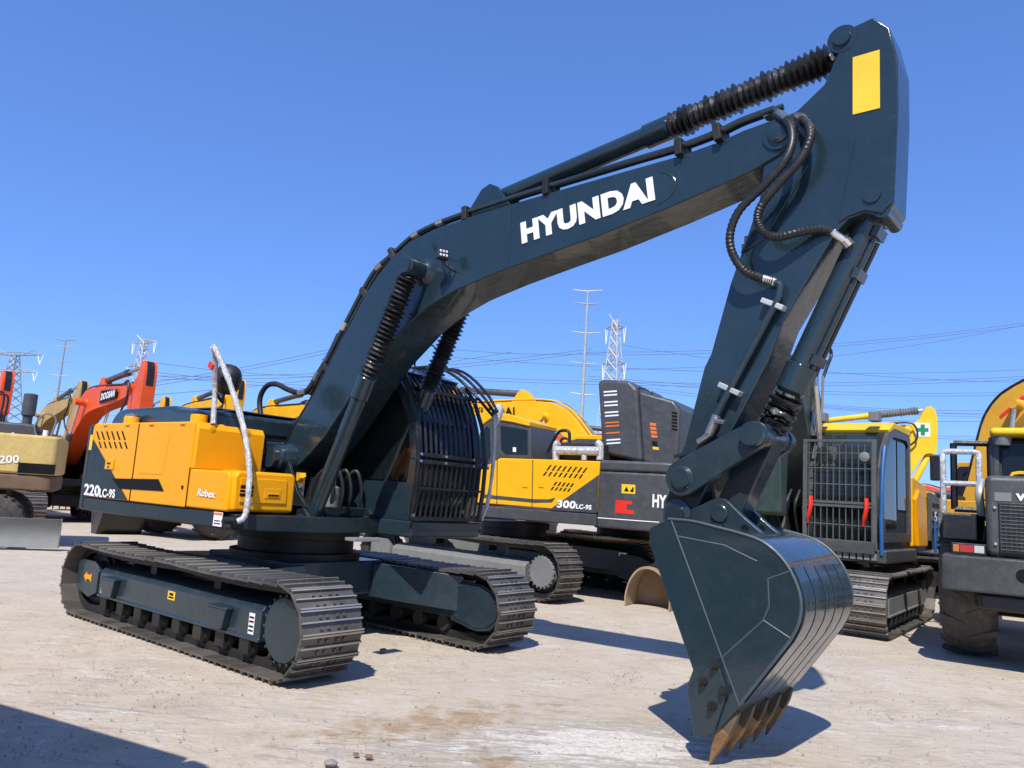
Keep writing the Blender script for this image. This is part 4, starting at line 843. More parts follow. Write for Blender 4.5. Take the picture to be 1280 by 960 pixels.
st = bpanel('warning_sticker', [(777, 605), (794, 606), (794, 617.5), (777, 616.5)], YELVIN, c2, y=yB + .004, th=.008)
bpanel('sticker_print', [(780, 614), (786, 614.5), (783, 608)], BLKVIN, st, y=yB + .007, th=.004); bpanel('sticker_print', [(788, 614.7), (792, 614.9), (792, 609.3), (790, 609.2), (790, 611.8), (788, 611.7)], BLKVIN, st, y=yB + .007, th=.004)
# cab of the twin
cp_ = [(599, 600), (594, 575), (597, 548), (603, 528), (612, 516), (640, 522), (660, 528), (663.5, 535), (664, 574), (625, 572.5)]
mb = MB(); mb.prism(bp_(cp_, 1.40), .42, 1.40); cb2 = mb.obj('cab', GREY, m2, .03)
bpanel('cab_roof', [(597, 518), (611, 512.5), (640, 518.5), (662, 526.5), (661.5, 533), (640, 528), (613, 523.5), (603, 531)], YEL2, cb2, y=1.43, inner=.36, bev=.02)
bpanel('cab_window', [(625.5, 532), (646, 535), (659, 537.5), (659.5, 568), (632, 567.5), (626.5, 562)], GLASS, cb2, y=1.408, th=.006)
bpanel('cab_window', [(600, 590), (597, 570), (601, 545), (608, 532), (612, 536), (613, 570), (604, 588)], GLASS, cb2, y=1.408, th=.006)
bpanel('window_card', [(641, 559), (645, 559.3), (645, 565), (641, 564.7)], WHITE, cb2, y=1.416, th=.004)
# open engine bay, rail and the tilted hood
mb = MB(); mb.prism(bp_([(694, 553), (752, 554), (752, 577), (694, 574)], 1.2), -.9, 1.2); eb = mb.obj('engine_bay', DARKST, m2, .02)
mb = MB()
for px in (695, 750): a, b = QB(px, 575, 1.28), QB(px, 553, 1.28); mb.tube(curve([a, a.lerp(b, .8), b + Vector((-.05 if px < 700 else .05, 0, .0))], 4), .06, 10)
mb.tube([QB(697, 563, 1.3), QB(750, 564, 1.3)], .075, 10); mb.tube([QB(730, 575, 1.3), QB(731, 563, 1.3)], .05, 8); mb.obj('wrapped_pipe', WRAP, eb)
mb = MB(); mb.tube(curve([QB(684, 566, 1.1), QB(691, 552, 1.1), QB(698, 540.5, 1.1), (QB(705, 538, 1.1)), QB(711, 540, 1.1), QB(712, 548, 1.1), QB(712, 562, 1.1)], 4), .028, 8); mb.tube(curve([QB(700, 556, 1.1), QB(702, 549, 1.1), QB(707, 548, 1.1), QB(711, 550, 1.1)], 4), .022, 8); mb.obj('hand_rail', BLACK, m2)
h0 = bp_([(746.5, 476), (752, 474), (786, 475), (797, 486), (803, 578), (752, 567)], .9)
mb = MB(); mb.prism(h0, -.75, .9); hd = mb.obj('engine_hood', GREY, m2, .07, seg=3)
mb = MB(); mb.prism(bp_([(797, 488), (842, 500), (851, 512), (847, 586), (803, 578)], .88), -.7, .88); mb.obj('hood_cover', GREY, hd, .06, seg=3)
mb = MB(); mb.tube(curve([QB(799, 489, .8), QB(799, 485, .8), QB(813, 489, .8), QB(815, 494, .8)], 3), .016, 6); mb.obj('hood_handle', BLACK, hd)
for i in range(6): bpanel('hood_vent', [(839.5, 514.5 + i * 4.1), (846.5, 515.5 + i * 4.1), (846.5, 517.8 + i * 4.1), (839.5, 516.8 + i * 4.1)], BLKVIN, hd, y=.885, th=.004)
for rows, mt in (((0, 1, 3, 4, 6, 7, 14, 15), WHITE), ((9, 10, 12), ORVIN)):
    for i in rows:
        mb = MB(); y = 488.5 + i * 4.3; mb.prism(bp_([(754.5 + i * .25, y + .6), (771 + i * .3, y - .6), (771 + i * .3, y + 1.2), (754.5 + i * .25, y + 2.4)], .905), .897, .905); mb.obj('warning_print', mt, hd)
for y, mt in ((530, ORVIN), (535, ORVIN), (540, ORVIN), (545, ORVIN), (560, YELVIN)): bpanel('warning_sticker', [(812 + (y - 530) * .12, y - 1.8), (819.5 + (y - 530) * .12, y - 1), (820 + (y - 530) * .12, y + 2.6), (812.5 + (y - 530) * .12, y + 1.8)], mt, hd, y=.886, th=.005)
bpanel('warning_sticker', [(815, 551), (821.5, 552), (822, 558), (815.5, 557)], BLKVIN, hd, y=.886, th=.005)

# ---- yellow boom behind the twin
e2, T, U = digger((2.77, 17.98), 150, 'yellow excavator behind the open hood, black letters on its curved boom', YEL2, GREY, br=-5, slim=1.2)
ta, tb, tc = T((4.15, 3.94)), T((2.75, 3.82)), T((4.15, 4.16))
writing('brand_lettering', 'HYUNDAI', (ta[0], .262, ta[1]), (tb[0], .262, tb[1]), (tc[0], .262, tc[1]), BLKVIN, e2, bold=.02)
# ---- orange ones further back in the middle
digger((6.3, 27.0), 155, 'orange excavator almost hidden behind the tilted grey hood', ORG, BLACK, br=-4)
digger((-.6, 30.5), -30, 'orange excavator low behind the grey cab with a dropped boom', ORG, BLACK, br=-34, ar=20)

# ---- old bucket on the ground behind the teal bucket
def loose_bucket(O, yaw, label, mat, s):
    e = empty('digging_bucket', O, yaw, label, 'bucket', None, s)
    P = [(-.55, 0), (-.55, .35), (-.42, .75), (-.1, 1.0), (.25, .98), (.5, .7), (.62, .3), (.62, .0)]; P = smooth2(P, 4)
    mb = MB(); k = len(P); inn = [(x * .94, z * .94) for x, z in P]
    mb.prism(P + inn[::-1], -.5, .5); b_ = mb.obj('bucket_shell', mat, e, .006)
    mb = MB(); mb.prism(P, -.47, -.44); mb.obj('bucket_side', mat, e, .004)
    for y in (-.18, .15): mb = MB(); mb.prism([(-.35, .8), (-.3, 1.1), (-.15, 1.22), (0, 1.1), (.2, 1.0)], y, y + .04); mb.obj('bucket_ear', mat, e, .004)
    return e
BEIGE = paint('worn_beige_steel', (.30, .22, .14), .7, 0, 0, .5, (.16, .11, .07), var=.2)
p_ = at_depth(818, 742, 12.6)
loose_bucket((p_.x, p_.y, 0), R(152), 'worn beige bucket lying mouth down in the shade behind the teal bucket', BEIGE, .62)

# ---- caged machine right of the bucket
C3 = Frame(5.13, 12.845, R(231)); Q3 = C3.on
m3 = empty('excavator', C3.o, C3.yaw, 'grey and yellow excavator with a mesh guard over its cab front, facing us', 'excavator')
undercarriage(m3, R(2), 1.6, .43, 1.13, .3, (GREYL, STEEL, DARKST))
upper_generic(m3, YEL2, GREY, GREY, YEL2, cab=False)
mb = MB(); mb.box(-.45, 1.48, .25, 1.40, .98, 1.17); mb.obj('cab_floor', GREY, m3, .03)
c3 = cab_generic(m3, GREY, YEL3)
mb = MB(); x3 = 1.52
for i in range(11):
    y = .36 + i * .086; mb.tube([(x3, y, 1.80), (x3, y, 2.66)], .008, 6); mb.tube([(x3, y, 1.20), (x3, y, 1.74)], .009, 6)
for z in (2.05, 2.28, 2.5, 1.48): mb.tube([(x3, .33, z), (x3, 1.25, z)], .007, 6)
for z in (1.18, 1.745, 1.795, 2.68): mb.box(x3 - .015, x3 + .02, .30, 1.27, z - .018, z + .018)
for y in (.31, 1.26): mb.box(x3 - .015, x3 + .022, y - .03, y + .03, 1.16, 2.70)
mb.obj('cab_guard', paint('guard_paint', (.085, .092, .09), .45, 0, .1, .25), m3)
mb = MB(); mb.tube([(1.48, 1.34, 1.1), (1.5, 1.34, 1.6), (1.42, 1.34, 2.3), (1.3, 1.34, 2.62)], .028, 8); mb.obj('hand_rail', BLUE, m3)
mb = MB()
for i in range(11): mb.box(1.50, 1.56, .30 + i * .092, .37 + i * .092, 1.02, 1.11)
mb.obj('step_tread', GREYL, m3, .004)
for y in (.40, 1.16):
    mb = MB(); mb.tube(curve([(1.56, y, 1.86), (1.60, y + .01, 1.72), (1.59, y - .02, 1.58), (1.56, y - .04, 1.48)], 4), [.03] * 9 + [.018] * 4, 6); mb.obj('red_ribbon', REDVIN, m3)
mb = MB(); mb.lathe((1.48, 1.13, 2.45), (1.56, 1.13, 2.45), [(0, .04), (.03, .07), (.06, .07), (.07, .05)], 14); mb.obj('work_lamp', GREYL, m3)
mb = MB(); mb.box(.6, .9, .6, 1.1, 2.0, 2.25); mb.obj('seat', YELOLD, c3, .03)
for y in (.42, 1.17): mb = MB(); mb.box(1.0, 1.2, y - .07, y + .07, 3.0, 3.14); mb.obj('roof_lamp', GREYL, c3, .01)
# its boom, folded short, with breaker pipes
fb = [(-.1, 1.75), (.05, 2.1), (.55, 3.2), (.85, 3.72), (1.15, 3.95), (1.6, 3.98), (2.0, 3.8), (2.05, 3.6), (1.75, 3.45), (1.5, 3.2), (1.2, 2.6), (.7, 1.95), (.3, 1.7)]
mb = MB(); mb.prism(fb, -.27, .27); fb_ = mb.obj('boom', DGREEN, m3, .015)
mb = MB(); mb.prism([(1.80, 3.9), (2.05, 3.98), (2.3, 3.75), (2.32, 3.2), (2.2, 1.6), (2.0, 1.55), (1.95, 2.4), (1.85, 3.3)], -.2, .2); mb.obj('arm', DGREEN, m3, .015)
for s in (-1, 1): simple_ram(m3, (.78, 1.22), (1.45, 3.5), .6, .08, DGREEN, 'boom_cylinder', s * .42, bell=False)
mb = MB(); mb.tube([Q3(1016, 545, .31), Q3(1021, 452, .31)], .045, 10); mb.obj('breaker_pipe', CHROME, fb_)
mb = MB(); mb.tube([Q3(1026, 545, .34), Q3(1029, 470, .34)], .022, 8); mb.obj('breaker_pipe', GREYL, fb_)
mb = MB(); mb.tube(curve([Q3(1029, 472, .34), Q3(1034, 458, .34), Q3(1039, 444, .34), Q3(1036, 433, .34), Q3(1028, 431, .34), Q3(1012, 436, .3)], 5), .028, 8); mb.obj('breaker_hose', RUBBER, fb_)
mb = MB(); c = Q3(1022, 453, .31); mb.lathe(c, c + Vector((0, 0, .14)), [(0, .05), (.02, .07), (.1, .07), (.13, .04)], 12); mb.obj('pipe_cap', BLACK, fb_)
for i in range(4):
    mb = MB(); y = -.15 + i * .13; mb.tube(curve([(1.2, y, 1.3), (1.35, y, 1.55), (1.45, y + .03, 1.75), (1.3, y + .05, 1.95)], 4), .024, 8); mb.obj('hydraulic_hose', GALV if i == 3 else RUBBER, m3)
# door side, steps
mb = MB(); mb.prism([(-.62, 1.19), (-1.28, 1.19), (-1.25, 1.75), (-1.05, 2.05), (-.70, 2.10), (-.45, 1.95)], 1.33, 1.40); mb.obj('side_cover', YEL, m3, .03)
mb = MB(); mb.prism([(-.45, 1.19), (-1.40, 1.19), (-1.50, 1.7), (-1.45, 2.2), (-.45, 2.3)], .9, 1.345); mb.obj('side_door', YEL2, m3, .03)
mb = MB(); mb.prism([(-1.52, 1.28), (-2.42, 1.28), (-2.36, 2.02), (-1.60, 2.10)], 1.336, 1.40); dk = mb.obj('grille_door', GREY, m3, .02)
for i in range(4): mb = MB(); mb.box(-2.25, -1.68, 1.40, 1.404, 1.42 + i * .14, 1.50 + i * .14); mb.obj('grille_slot', BLKVIN, dk)
writing('model_number', '5', (-1.80, 1.405, 1.60), (-2.0, 1.405, 1.60), (-1.80, 1.405, 1.78), WHITE, dk)
mb = MB()
for x in (-1.55, -2.0): mb.tube([(x, 1.46, 1.1), (x, 1.46, 1.62)], .022, 6)
for z in (1.22, 1.42, 1.61): mb.tube([(-1.55, 1.46, z), (-2.0, 1.46, z)], .02, 6)
mb.obj('side_step', BLUE, m3)

# ---- yellow boom with a green cross
P4 = row_at(1160, 516, 4.95, 22.5, -20, 5.95)
e4, T, U = digger(P4, -20, 'lemon yellow excavator arm with a green cross sticker, behind the caged cab', YEL3, GREY, bucket=False, ram=YEL3)
mb = MB(); u0 = U((5.78, 4.25)); mb.box(u0[0] - .19, u0[0] + .19, -.182, -.172, u0[1] - .2, u0[1] + .2); cr = mb.obj('cross_sticker', WHITE, e4)
mb = MB(); mb.box(u0[0] - .15, u0[0] + .15, -.188, -.183, u0[1] - .055, u0[1] + .055); mb.box(u0[0] - .055, u0[0] + .055, -.1885, -.183, u0[1] - .16, u0[1] + .16); mb.obj('green_cross', GRNVIN, cr)
a, b = T((2.62, 4.39)), U((5.80, 4.85)); b1_, b2_ = Vector((a[0], 0, a[1])), Vector((b[0], 0, b[1])); mb = MB(); mb.bellows(b1_.lerp(b2_, .56), b1_.lerp(b2_, .97), .125, .07, .1, 14); mb.obj('bellows', GREYL, e4)
digger((15.0, 33.0), -22, 'orange excavator far back between green cross arm and loader ladder', ORG, BLACK, br=-26, ar=20)
P5 = row_at(1246, 502, 4.27, 17.2, -55, .65)
e5, T, U = digger(P5, -55, 'amber excavator whose boom climbs out of the picture above the loader cab', AMBER2, BLACK, br=20, slim=.8)
mb = MB(); k = [T(p_) for p_ in ((1.50, 3.56), (2.1, 3.80), (2.1, 3.87), (1.50, 3.63))]; mb.prism(k, -.256, -.25); mb.obj('red_stripe', REDVIN, e5)

# ---- wheel loader
LENSR = paint('red_lens', (.38, .02, .015), .25, 0, .3, .25, bump=0); LENSO = paint('amber_lens', (.45, .14, .03), .25, 0, .3, .25, bump=0); LENSW = paint('clear_lens', (.5, .48, .46), .2, 0, .3, .25, bump=0)
def loader(O, yaw, label, full=True):
    e = empty('wheel_loader', (O[0], O[1], 0), R(yaw), label, 'wheel loader')
    for x in (0, 3.2):
        for y in (-1.38, .76): tyre(e, x + .35, y, y + .62, .80, 15)
    mb = MB(); mb.box(-.2, 4.0, -.55, .55, .6, 1.1); mb.obj('chassis', DARKST, e, .02)
    W = 1.30
    mb = MB(); mb.prism([(-1.16, -W + .12), (-1.10, -W), (-.62, -W), (-.62, W), (-1.10, W), (-1.16, W - .12)], .86, 1.25, ax=2); cwt = mb.obj('counterweight', GREY, e, .03)
    mb = MB(); mb.prism([(-.98, -W + .35), (-.62, -W + .3), (-.62, W - .3), (-.98, W - .35)], .66, .858, ax=2); mb.obj('counterweight_foot', BLACK, cwt, .05)
    for y in (-.52, .52): mb = MB(); mb.cyl((-1.163, y, 1.08), (-1.15, y, 1.08), .075, 20); mb.obj('tow_hole', BLKVIN, cwt)
    mb = MB(); mb.box(-1.02, 1.3, -.86, .86, 1.26, 2.16); hd_ = mb.obj('hood', GREY, e, .07, seg=3)
    mb = MB(); mb.box(-1.032, -1.0, -.74, .74, 1.30, 1.86); gr = mb.obj('rear_grille', BLACK, hd_, .01)
    mb = MB()
    for i in range(13): mb.tube([(-1.036, -.72, 1.34 + i * .04), (-1.036, .72, 1.34 + i * .04)], .008, 4)
    for i in range(31): mb.tube([(-1.034, -.72 + i * .048, 1.32), (-1.034, -.72 + i * .048, 1.84)], .006, 4)
    mb.obj('grille_mesh', GREY, gr)
    mb = MB()
    for y in (-.77, .77):
        for z in (1.4, 1.8): mb.cyl((-1.02, y, z), (-1.045, y, z), .016, 8)
    mb.obj('grille_bolt', CHROME, gr)
    writing('brand_lettering', 'W', (-1.028, .57, 1.885), (-1.028, .42, 1.885), (-1.028, .57, 1.965), WHITE, hd_, bold=.06)
    writing('brand_lettering', 'X', (-1.028, .39, 1.885), (-1.028, .26, 1.885), (-1.028, .39, 1.965), WHITE, hd_, bold=.05)
    mb = MB(); mb.lathe((-1.04, .33, 1.64), (-1.06, .33, 1.64), [(0, .08), (.01, .08), (.012, .06), (.004, .06), (.006, .03)], 20); mb.obj('round_badge', WHITE, gr)
    mb = MB(); mb.box(-1.026, -1.018, .61, .77, 1.875, 1.97); mb.obj('rear_plate', GREYL, hd_)
    for s in (-1, 1):
        mb = MB(); mb.box(-1.12, -1.0, s * 1.03 - .17, s * 1.03 + .17, 1.262, 1.385); lh = mb.obj('tail_lamp', BLACK, e, .012)
        for ya, yb_, mt in ((.15, .09, LENSO), (.085, -.05, LENSR), (-.055, -.15, LENSW)): mb = MB(); mb.box(-1.127, -1.118, s * 1.03 + yb_, s * 1.03 + ya, 1.285, 1.365); mb.obj('lamp_lens', mt, lh, .004)
        a, b = sorted((s * .87, s * 1.36))
        mb = MB(); mb.prism([(-.55, 1.42), (-.45, 1.72), (1.5, 1.72), (1.5, 1.66), (-.38, 1.66), (-.50, 1.40)], a, b); mb.obj('fender', BLACK, e, .006)
    mb = MB(); mb.prism([(-.50, .88), (-.50, 1.30), (-.66, 1.30), (-.66, .95)], 1.42, 1.70, ax=2); 
    mb.obj('hood_step', BLACK, e, .006)
    # ladder rail in wrapping
    mb = MB()
    for y in (.92, 1.30): mb.tube(curve([(-.35, y, 1.70), (-.38, y, 2.3), (-.36, y, 2.44), (-.36, 1.11 + (y - 1.11) * .7, 2.47)], 4), .035, 8)
    mb.tube([(-.36, .97, 2.47), (-.36, 1.25, 2.47)], .035, 8); mb.tube([(-.38, .92, 2.08), (-.38, 1.30, 2.08)], .032, 8); mb.obj('wrapped_rail', WRAP, e)
    mb = MB(); mb.tube(curve([(-.5, .90, 1.72), (-.6, .92, 1.95), (-.45, .9, 2.1), (-.2, .88, 2.1)], 5), .045, 8); mb.obj('intake_hose', GALV, e)
    mb = MB(); mb.prism([(1.25, 1.5), (3.0, 1.5), (3.05, 2.1), (2.8, 2.78), (1.3, 2.78), (1.2, 2.2)], -.72, .72); cb = mb.obj('cab', INTER, e, .03)
    for y in (-.75, .75):
        mb = MB()
        for p0, p1 in (((1.22, 1.5), (1.27, 2.80)), ((3.0, 1.5), (3.07, 2.1)), ((3.07, 2.1), (2.85, 2.80)), ((2.1, 1.5), (2.1, 2.8))): mb.tube([(p0[0], y, p0[1]), (p1[0], y, p1[1])], .07, 8)
        mb.obj('cab_frame', GREY, cb)
    mb = MB(); mb.add([(1.19, -.66, 2.2), (1.19, .66, 2.2), (1.24, .66, 2.72), (1.24, -.66, 2.72)], [(0, 1, 2, 3)]); mb.obj('rear_window', GLASS, cb)
    mb = MB(); mb.prism([(1.3, 1.7), (2.0, 1.7), (2.0, 2.7), (1.35, 2.7)], .74, .75); mb.obj('side_window', GLASS, cb)
    mb = MB(); mb.box(1.0, 3.1, -.80, .80, 2.81, 2.92); mb.obj('cab_roof', YEL3, cb, .05)
    mb = MB(); mb.lathe((1.15, .66, 2.69), (1.15, .66, 2.83), [(0, .1), (.14, .12)], 14); mb.obj('roof_lamp', GREYL, cb)
    # open black door frame and mirror
    mb = MB()
    for (y, z), (y2, z2) in (((.80, 1.8), (.80, 2.74)), ((1.25, 1.8), (1.25, 2.74)), ((.80, 2.74), (1.25, 2.74)), ((.80, 1.8), (1.25, 1.8))): mb.tube([(1.5, y, z), (1.5, y2, z2)], .045, 6)
    mb.obj('cab_door', BLACK, cb)
    mb = MB(); mb.box(.6, .65, 1.38, 1.5, 2.15, 2.5); mb.obj('wing_mirror', BLACK, cb, .02)
    for y in (-.5, .5): mb = MB(); mb.box(3.6, 6.2, y - .06, y + .06, .9, 1.5); mb.obj('lift_arm', YEL2, e, .03)
    mb = MB(); mb.prism([(5.8, .1), (6.9, .1), (7.0, .2), (6.2, .5), (6.3, 1.3), (5.9, 1.2), (5.7, .6)], -1.45, 1.45); mb.obj('bucket', GREYL, e, .02)
    if full:
        mb = MB(); mb.tube(curve([(1.05, .55, 2.16), (1.05, .55, 2.30), (1.05, .30, 2.30), (1.05, .30, 2.16)], 3), .025, 6); mb.obj('hood_handle', YEL2, hd_)
    return e
loader((6.67, 9.17), 58, 'dark grey and yellow wheel loader showing its rear grille and tail lamp')
loader((-8.6, 20.8), 65, 'wheel loader whose tyre treads show beneath the amber machine', full=False)

# ---- rusty container and boundary wall far back
ct = empty('shipping_container', at_depth(1190, 645, 30) * 1, R(8), 'rusty brown container between the caged machine and the loader', 'container'); ct.location.z = 0
mb = MB(); mb.box(-3, 3, -1.2, 1.2, .1, 2.55); cc = mb.obj('container_body', RUST, ct, .02)
for i in range(28): 
    pass
mb = MB()
for i in range(28): mb.box(-2.9 + i * .208, -2.8 + i * .208, -1.235, -1.199, .3, 2.4)
mb.obj('side_corrugation', RUST, cc)
mb = MB(); mb.box(-75, 75, 70, 70.3, 0, 2.4); tag(mb.obj('boundary_wall', CONC), 'long low brown wall at the far end of the yard', 'wall')

# ---- power line masts and wires
def pole(px_top, py_top, px_b, py_b, Y, arms, label, name='power_pole'):
    t = at_depth(px_top, py_top, Y); e = empty(name, (t.x, t.y, 0), R(-25), label, 'power pole', 'tubular power poles')
    H = t.z; mb = MB(); mb.tube([(0, 0, 0), (0, 0, H)], [.008 * H + .12, .05 + .003 * H], 12); mb.obj('mast', GALV, e)
    for f, hw_ in arms:
        mb = MB(); z = H * f; mb.tube([(-hw_, 0, z + .35), (0, 0, z), (hw_, 0, z + .05)], [.07, .13, .07], 6); mb.obj('cross_arm', GALV, e)
    return e
pole(82, 426, 0, 0, 150, ((1.0, 3.0), (.955, 3.0), (.84, 3.2), (.735, 2.9), (.62, 2.8), (.54, 2.6)), 'pale tubular power pole with six arms, farthest left')
pole(735, 363, 0, 0, 100, ((.995, 2.1), (.935, 1.9), (.80, 2.0), (.66, 1.9), (.52, 1.8)), 'pale tubular power pole standing beside a lattice tower')
def lattice(px, py, Y, label, w0, arms, yaw):
    t = at_depth(px, py, Y); e = empty('lattice_tower', (t.x, t.y, 0), R(yaw), label, 'pylon', 'lattice power towers'); H = t.z
    k = 14; r_ = .0012 * Y / 2
    def wd(z): return w0 * (1 - .86 * z / H)
    mb = MB()
    for sx in (-1, 1):
        for sy in (-1, 1): mb.tube([(sx * wd(0), sy * wd(0), 0), (sx * wd(H), sy * wd(H), H)], r_ * 1.3, 4)
    zs = [H * (1 - (1 - i / k) ** 1.25) for i in range(k + 1)]
    for a, b in zip(zs, zs[1:]):
        for c1_, c2_ in (((-1, -1), (1, -1)), ((1, -1), (1, 1)), ((1, 1), (-1, 1)), ((-1, 1), (-1, -1))):
            mb.tube([(c1_[0] * wd(a), c1_[1] * wd(a), a), (c2_[0] * wd(b), c2_[1] * wd(b), b)], r_ * .8, 4); mb.tube([(c2_[0] * wd(a), c2_[1] * wd(a), a), (c1_[0] * wd(b), c1_[1] * wd(b), b)], r_ * .8, 4)
    mb.obj('tower_body', GALV, e)
    for f, L in arms:
        z = H * f; mb = MB()
        for s in (-1, 1):
            for sy in (-1, 1): mb.tube([(0, sy * wd(z), z), (s * L, 0, z + .2)], r_, 4)
            mb.tube([(0, 0, z + H * .03), (s * L, 0, z + .2)], r_, 4)
            for q in (.3, .55, .8): mb.tube([(s * L * q, wd(z) * (1 - q), z + .2 * q), (s * L * q, 0, z + H * .03 * (1 - q) + .2 * q)], r_ * .7, 4)
        mb.obj('cross_arm', GALV, e)
        for s in (-1, 1):
            mb = MB(); mb.tube([(s * L, 0, z + .2), (s * L * .9, 0, z - H * .075)], r_ * .9, 5); mb.obj('insulator', WHITE, e)
            mb = MB(); mb.tube([(s * L * .8, 0, z + .15), (s * L * .9, 0, z - H * .075)], r_ * .9, 5); mb.obj('insulator', WHITE, e)
    mb = MB()
    for s in (-1, 1): mb.tube([(0, 0, H * .97), (s * arms[0][1] * .7, 0, H * 1.035)], r_, 4)
    mb.obj('top_horn', GALV, e)
    return e
lattice(770, 400, 115, 'lattice steel tower right of the tubular pole', 2.6, ((.95, 1.7), (.76, 2.0), (.60, 2.0)), -35)
lattice(181, 424, 170, 'lattice steel tower rising behind the tip of the orange arm', 3.2, ((.97, 4.2), (.80, 5.0)), -30)
lattice(20, 442, 190, 'wide lattice steel tower at the edge above the orange arm', 4, ((.985, 8.5), (.84, 7.5)), -15)
wires = [((90, 492), (450, 428), 2), ((90, 500), (640, 440), 3), ((200, 470), (740, 436), 4), ((185, 452), (500, 470), 3), ((190, 465), (560, 488), 2), ((560, 436), (775, 440), 2), ((560, 470), (1290, 470), 4), ((560, 446), (1290, 462), 5), ((730, 440), (1290, 402), 5), ((740, 462), (1290, 404), 7), ((735, 470), (1290, 490), 4), ((770, 430), (1290, 478), 5), ((1020, 505), (1290, 512), 2), ((1020, 520), (1290, 525), 2), ((1020, 536), (1290, 545), 2), ((100, 520), (420, 505), 2), ((770, 480), (1290, 520), 4)]
for i, (a, b, sag) in enumerate(wires):
    Y = 120 + 3 * i; p0, p1 = at_depth(*a, Y), at_depth(*b, Y + 8); n = 14; pts = [p0.lerp(p1, k / n) - Vector((0, 0, sag * .35 * 4 * (k / n) * (1 - k / n))) for k in range(n + 1)]
    for dzz in ((0,) if i % 2 else (0, .55)):
        mb = MB(); mb.tube([q - Vector((0, 0, dzz)) for q in pts], .045, 4); tag(mb.obj('power_wire', WIREM), 'thin overhead power wire sagging across the blue sky', 'power line', 'overhead power wires')

# ---- added unseen machine left of the camera, placed to cast the corner shadow
digger((-5.2, 2.66), 154, 'unseen yellow excavator added beside the camera to cast the lower left corner shadow', YEL2, GREY, br=-2, s=1.15)

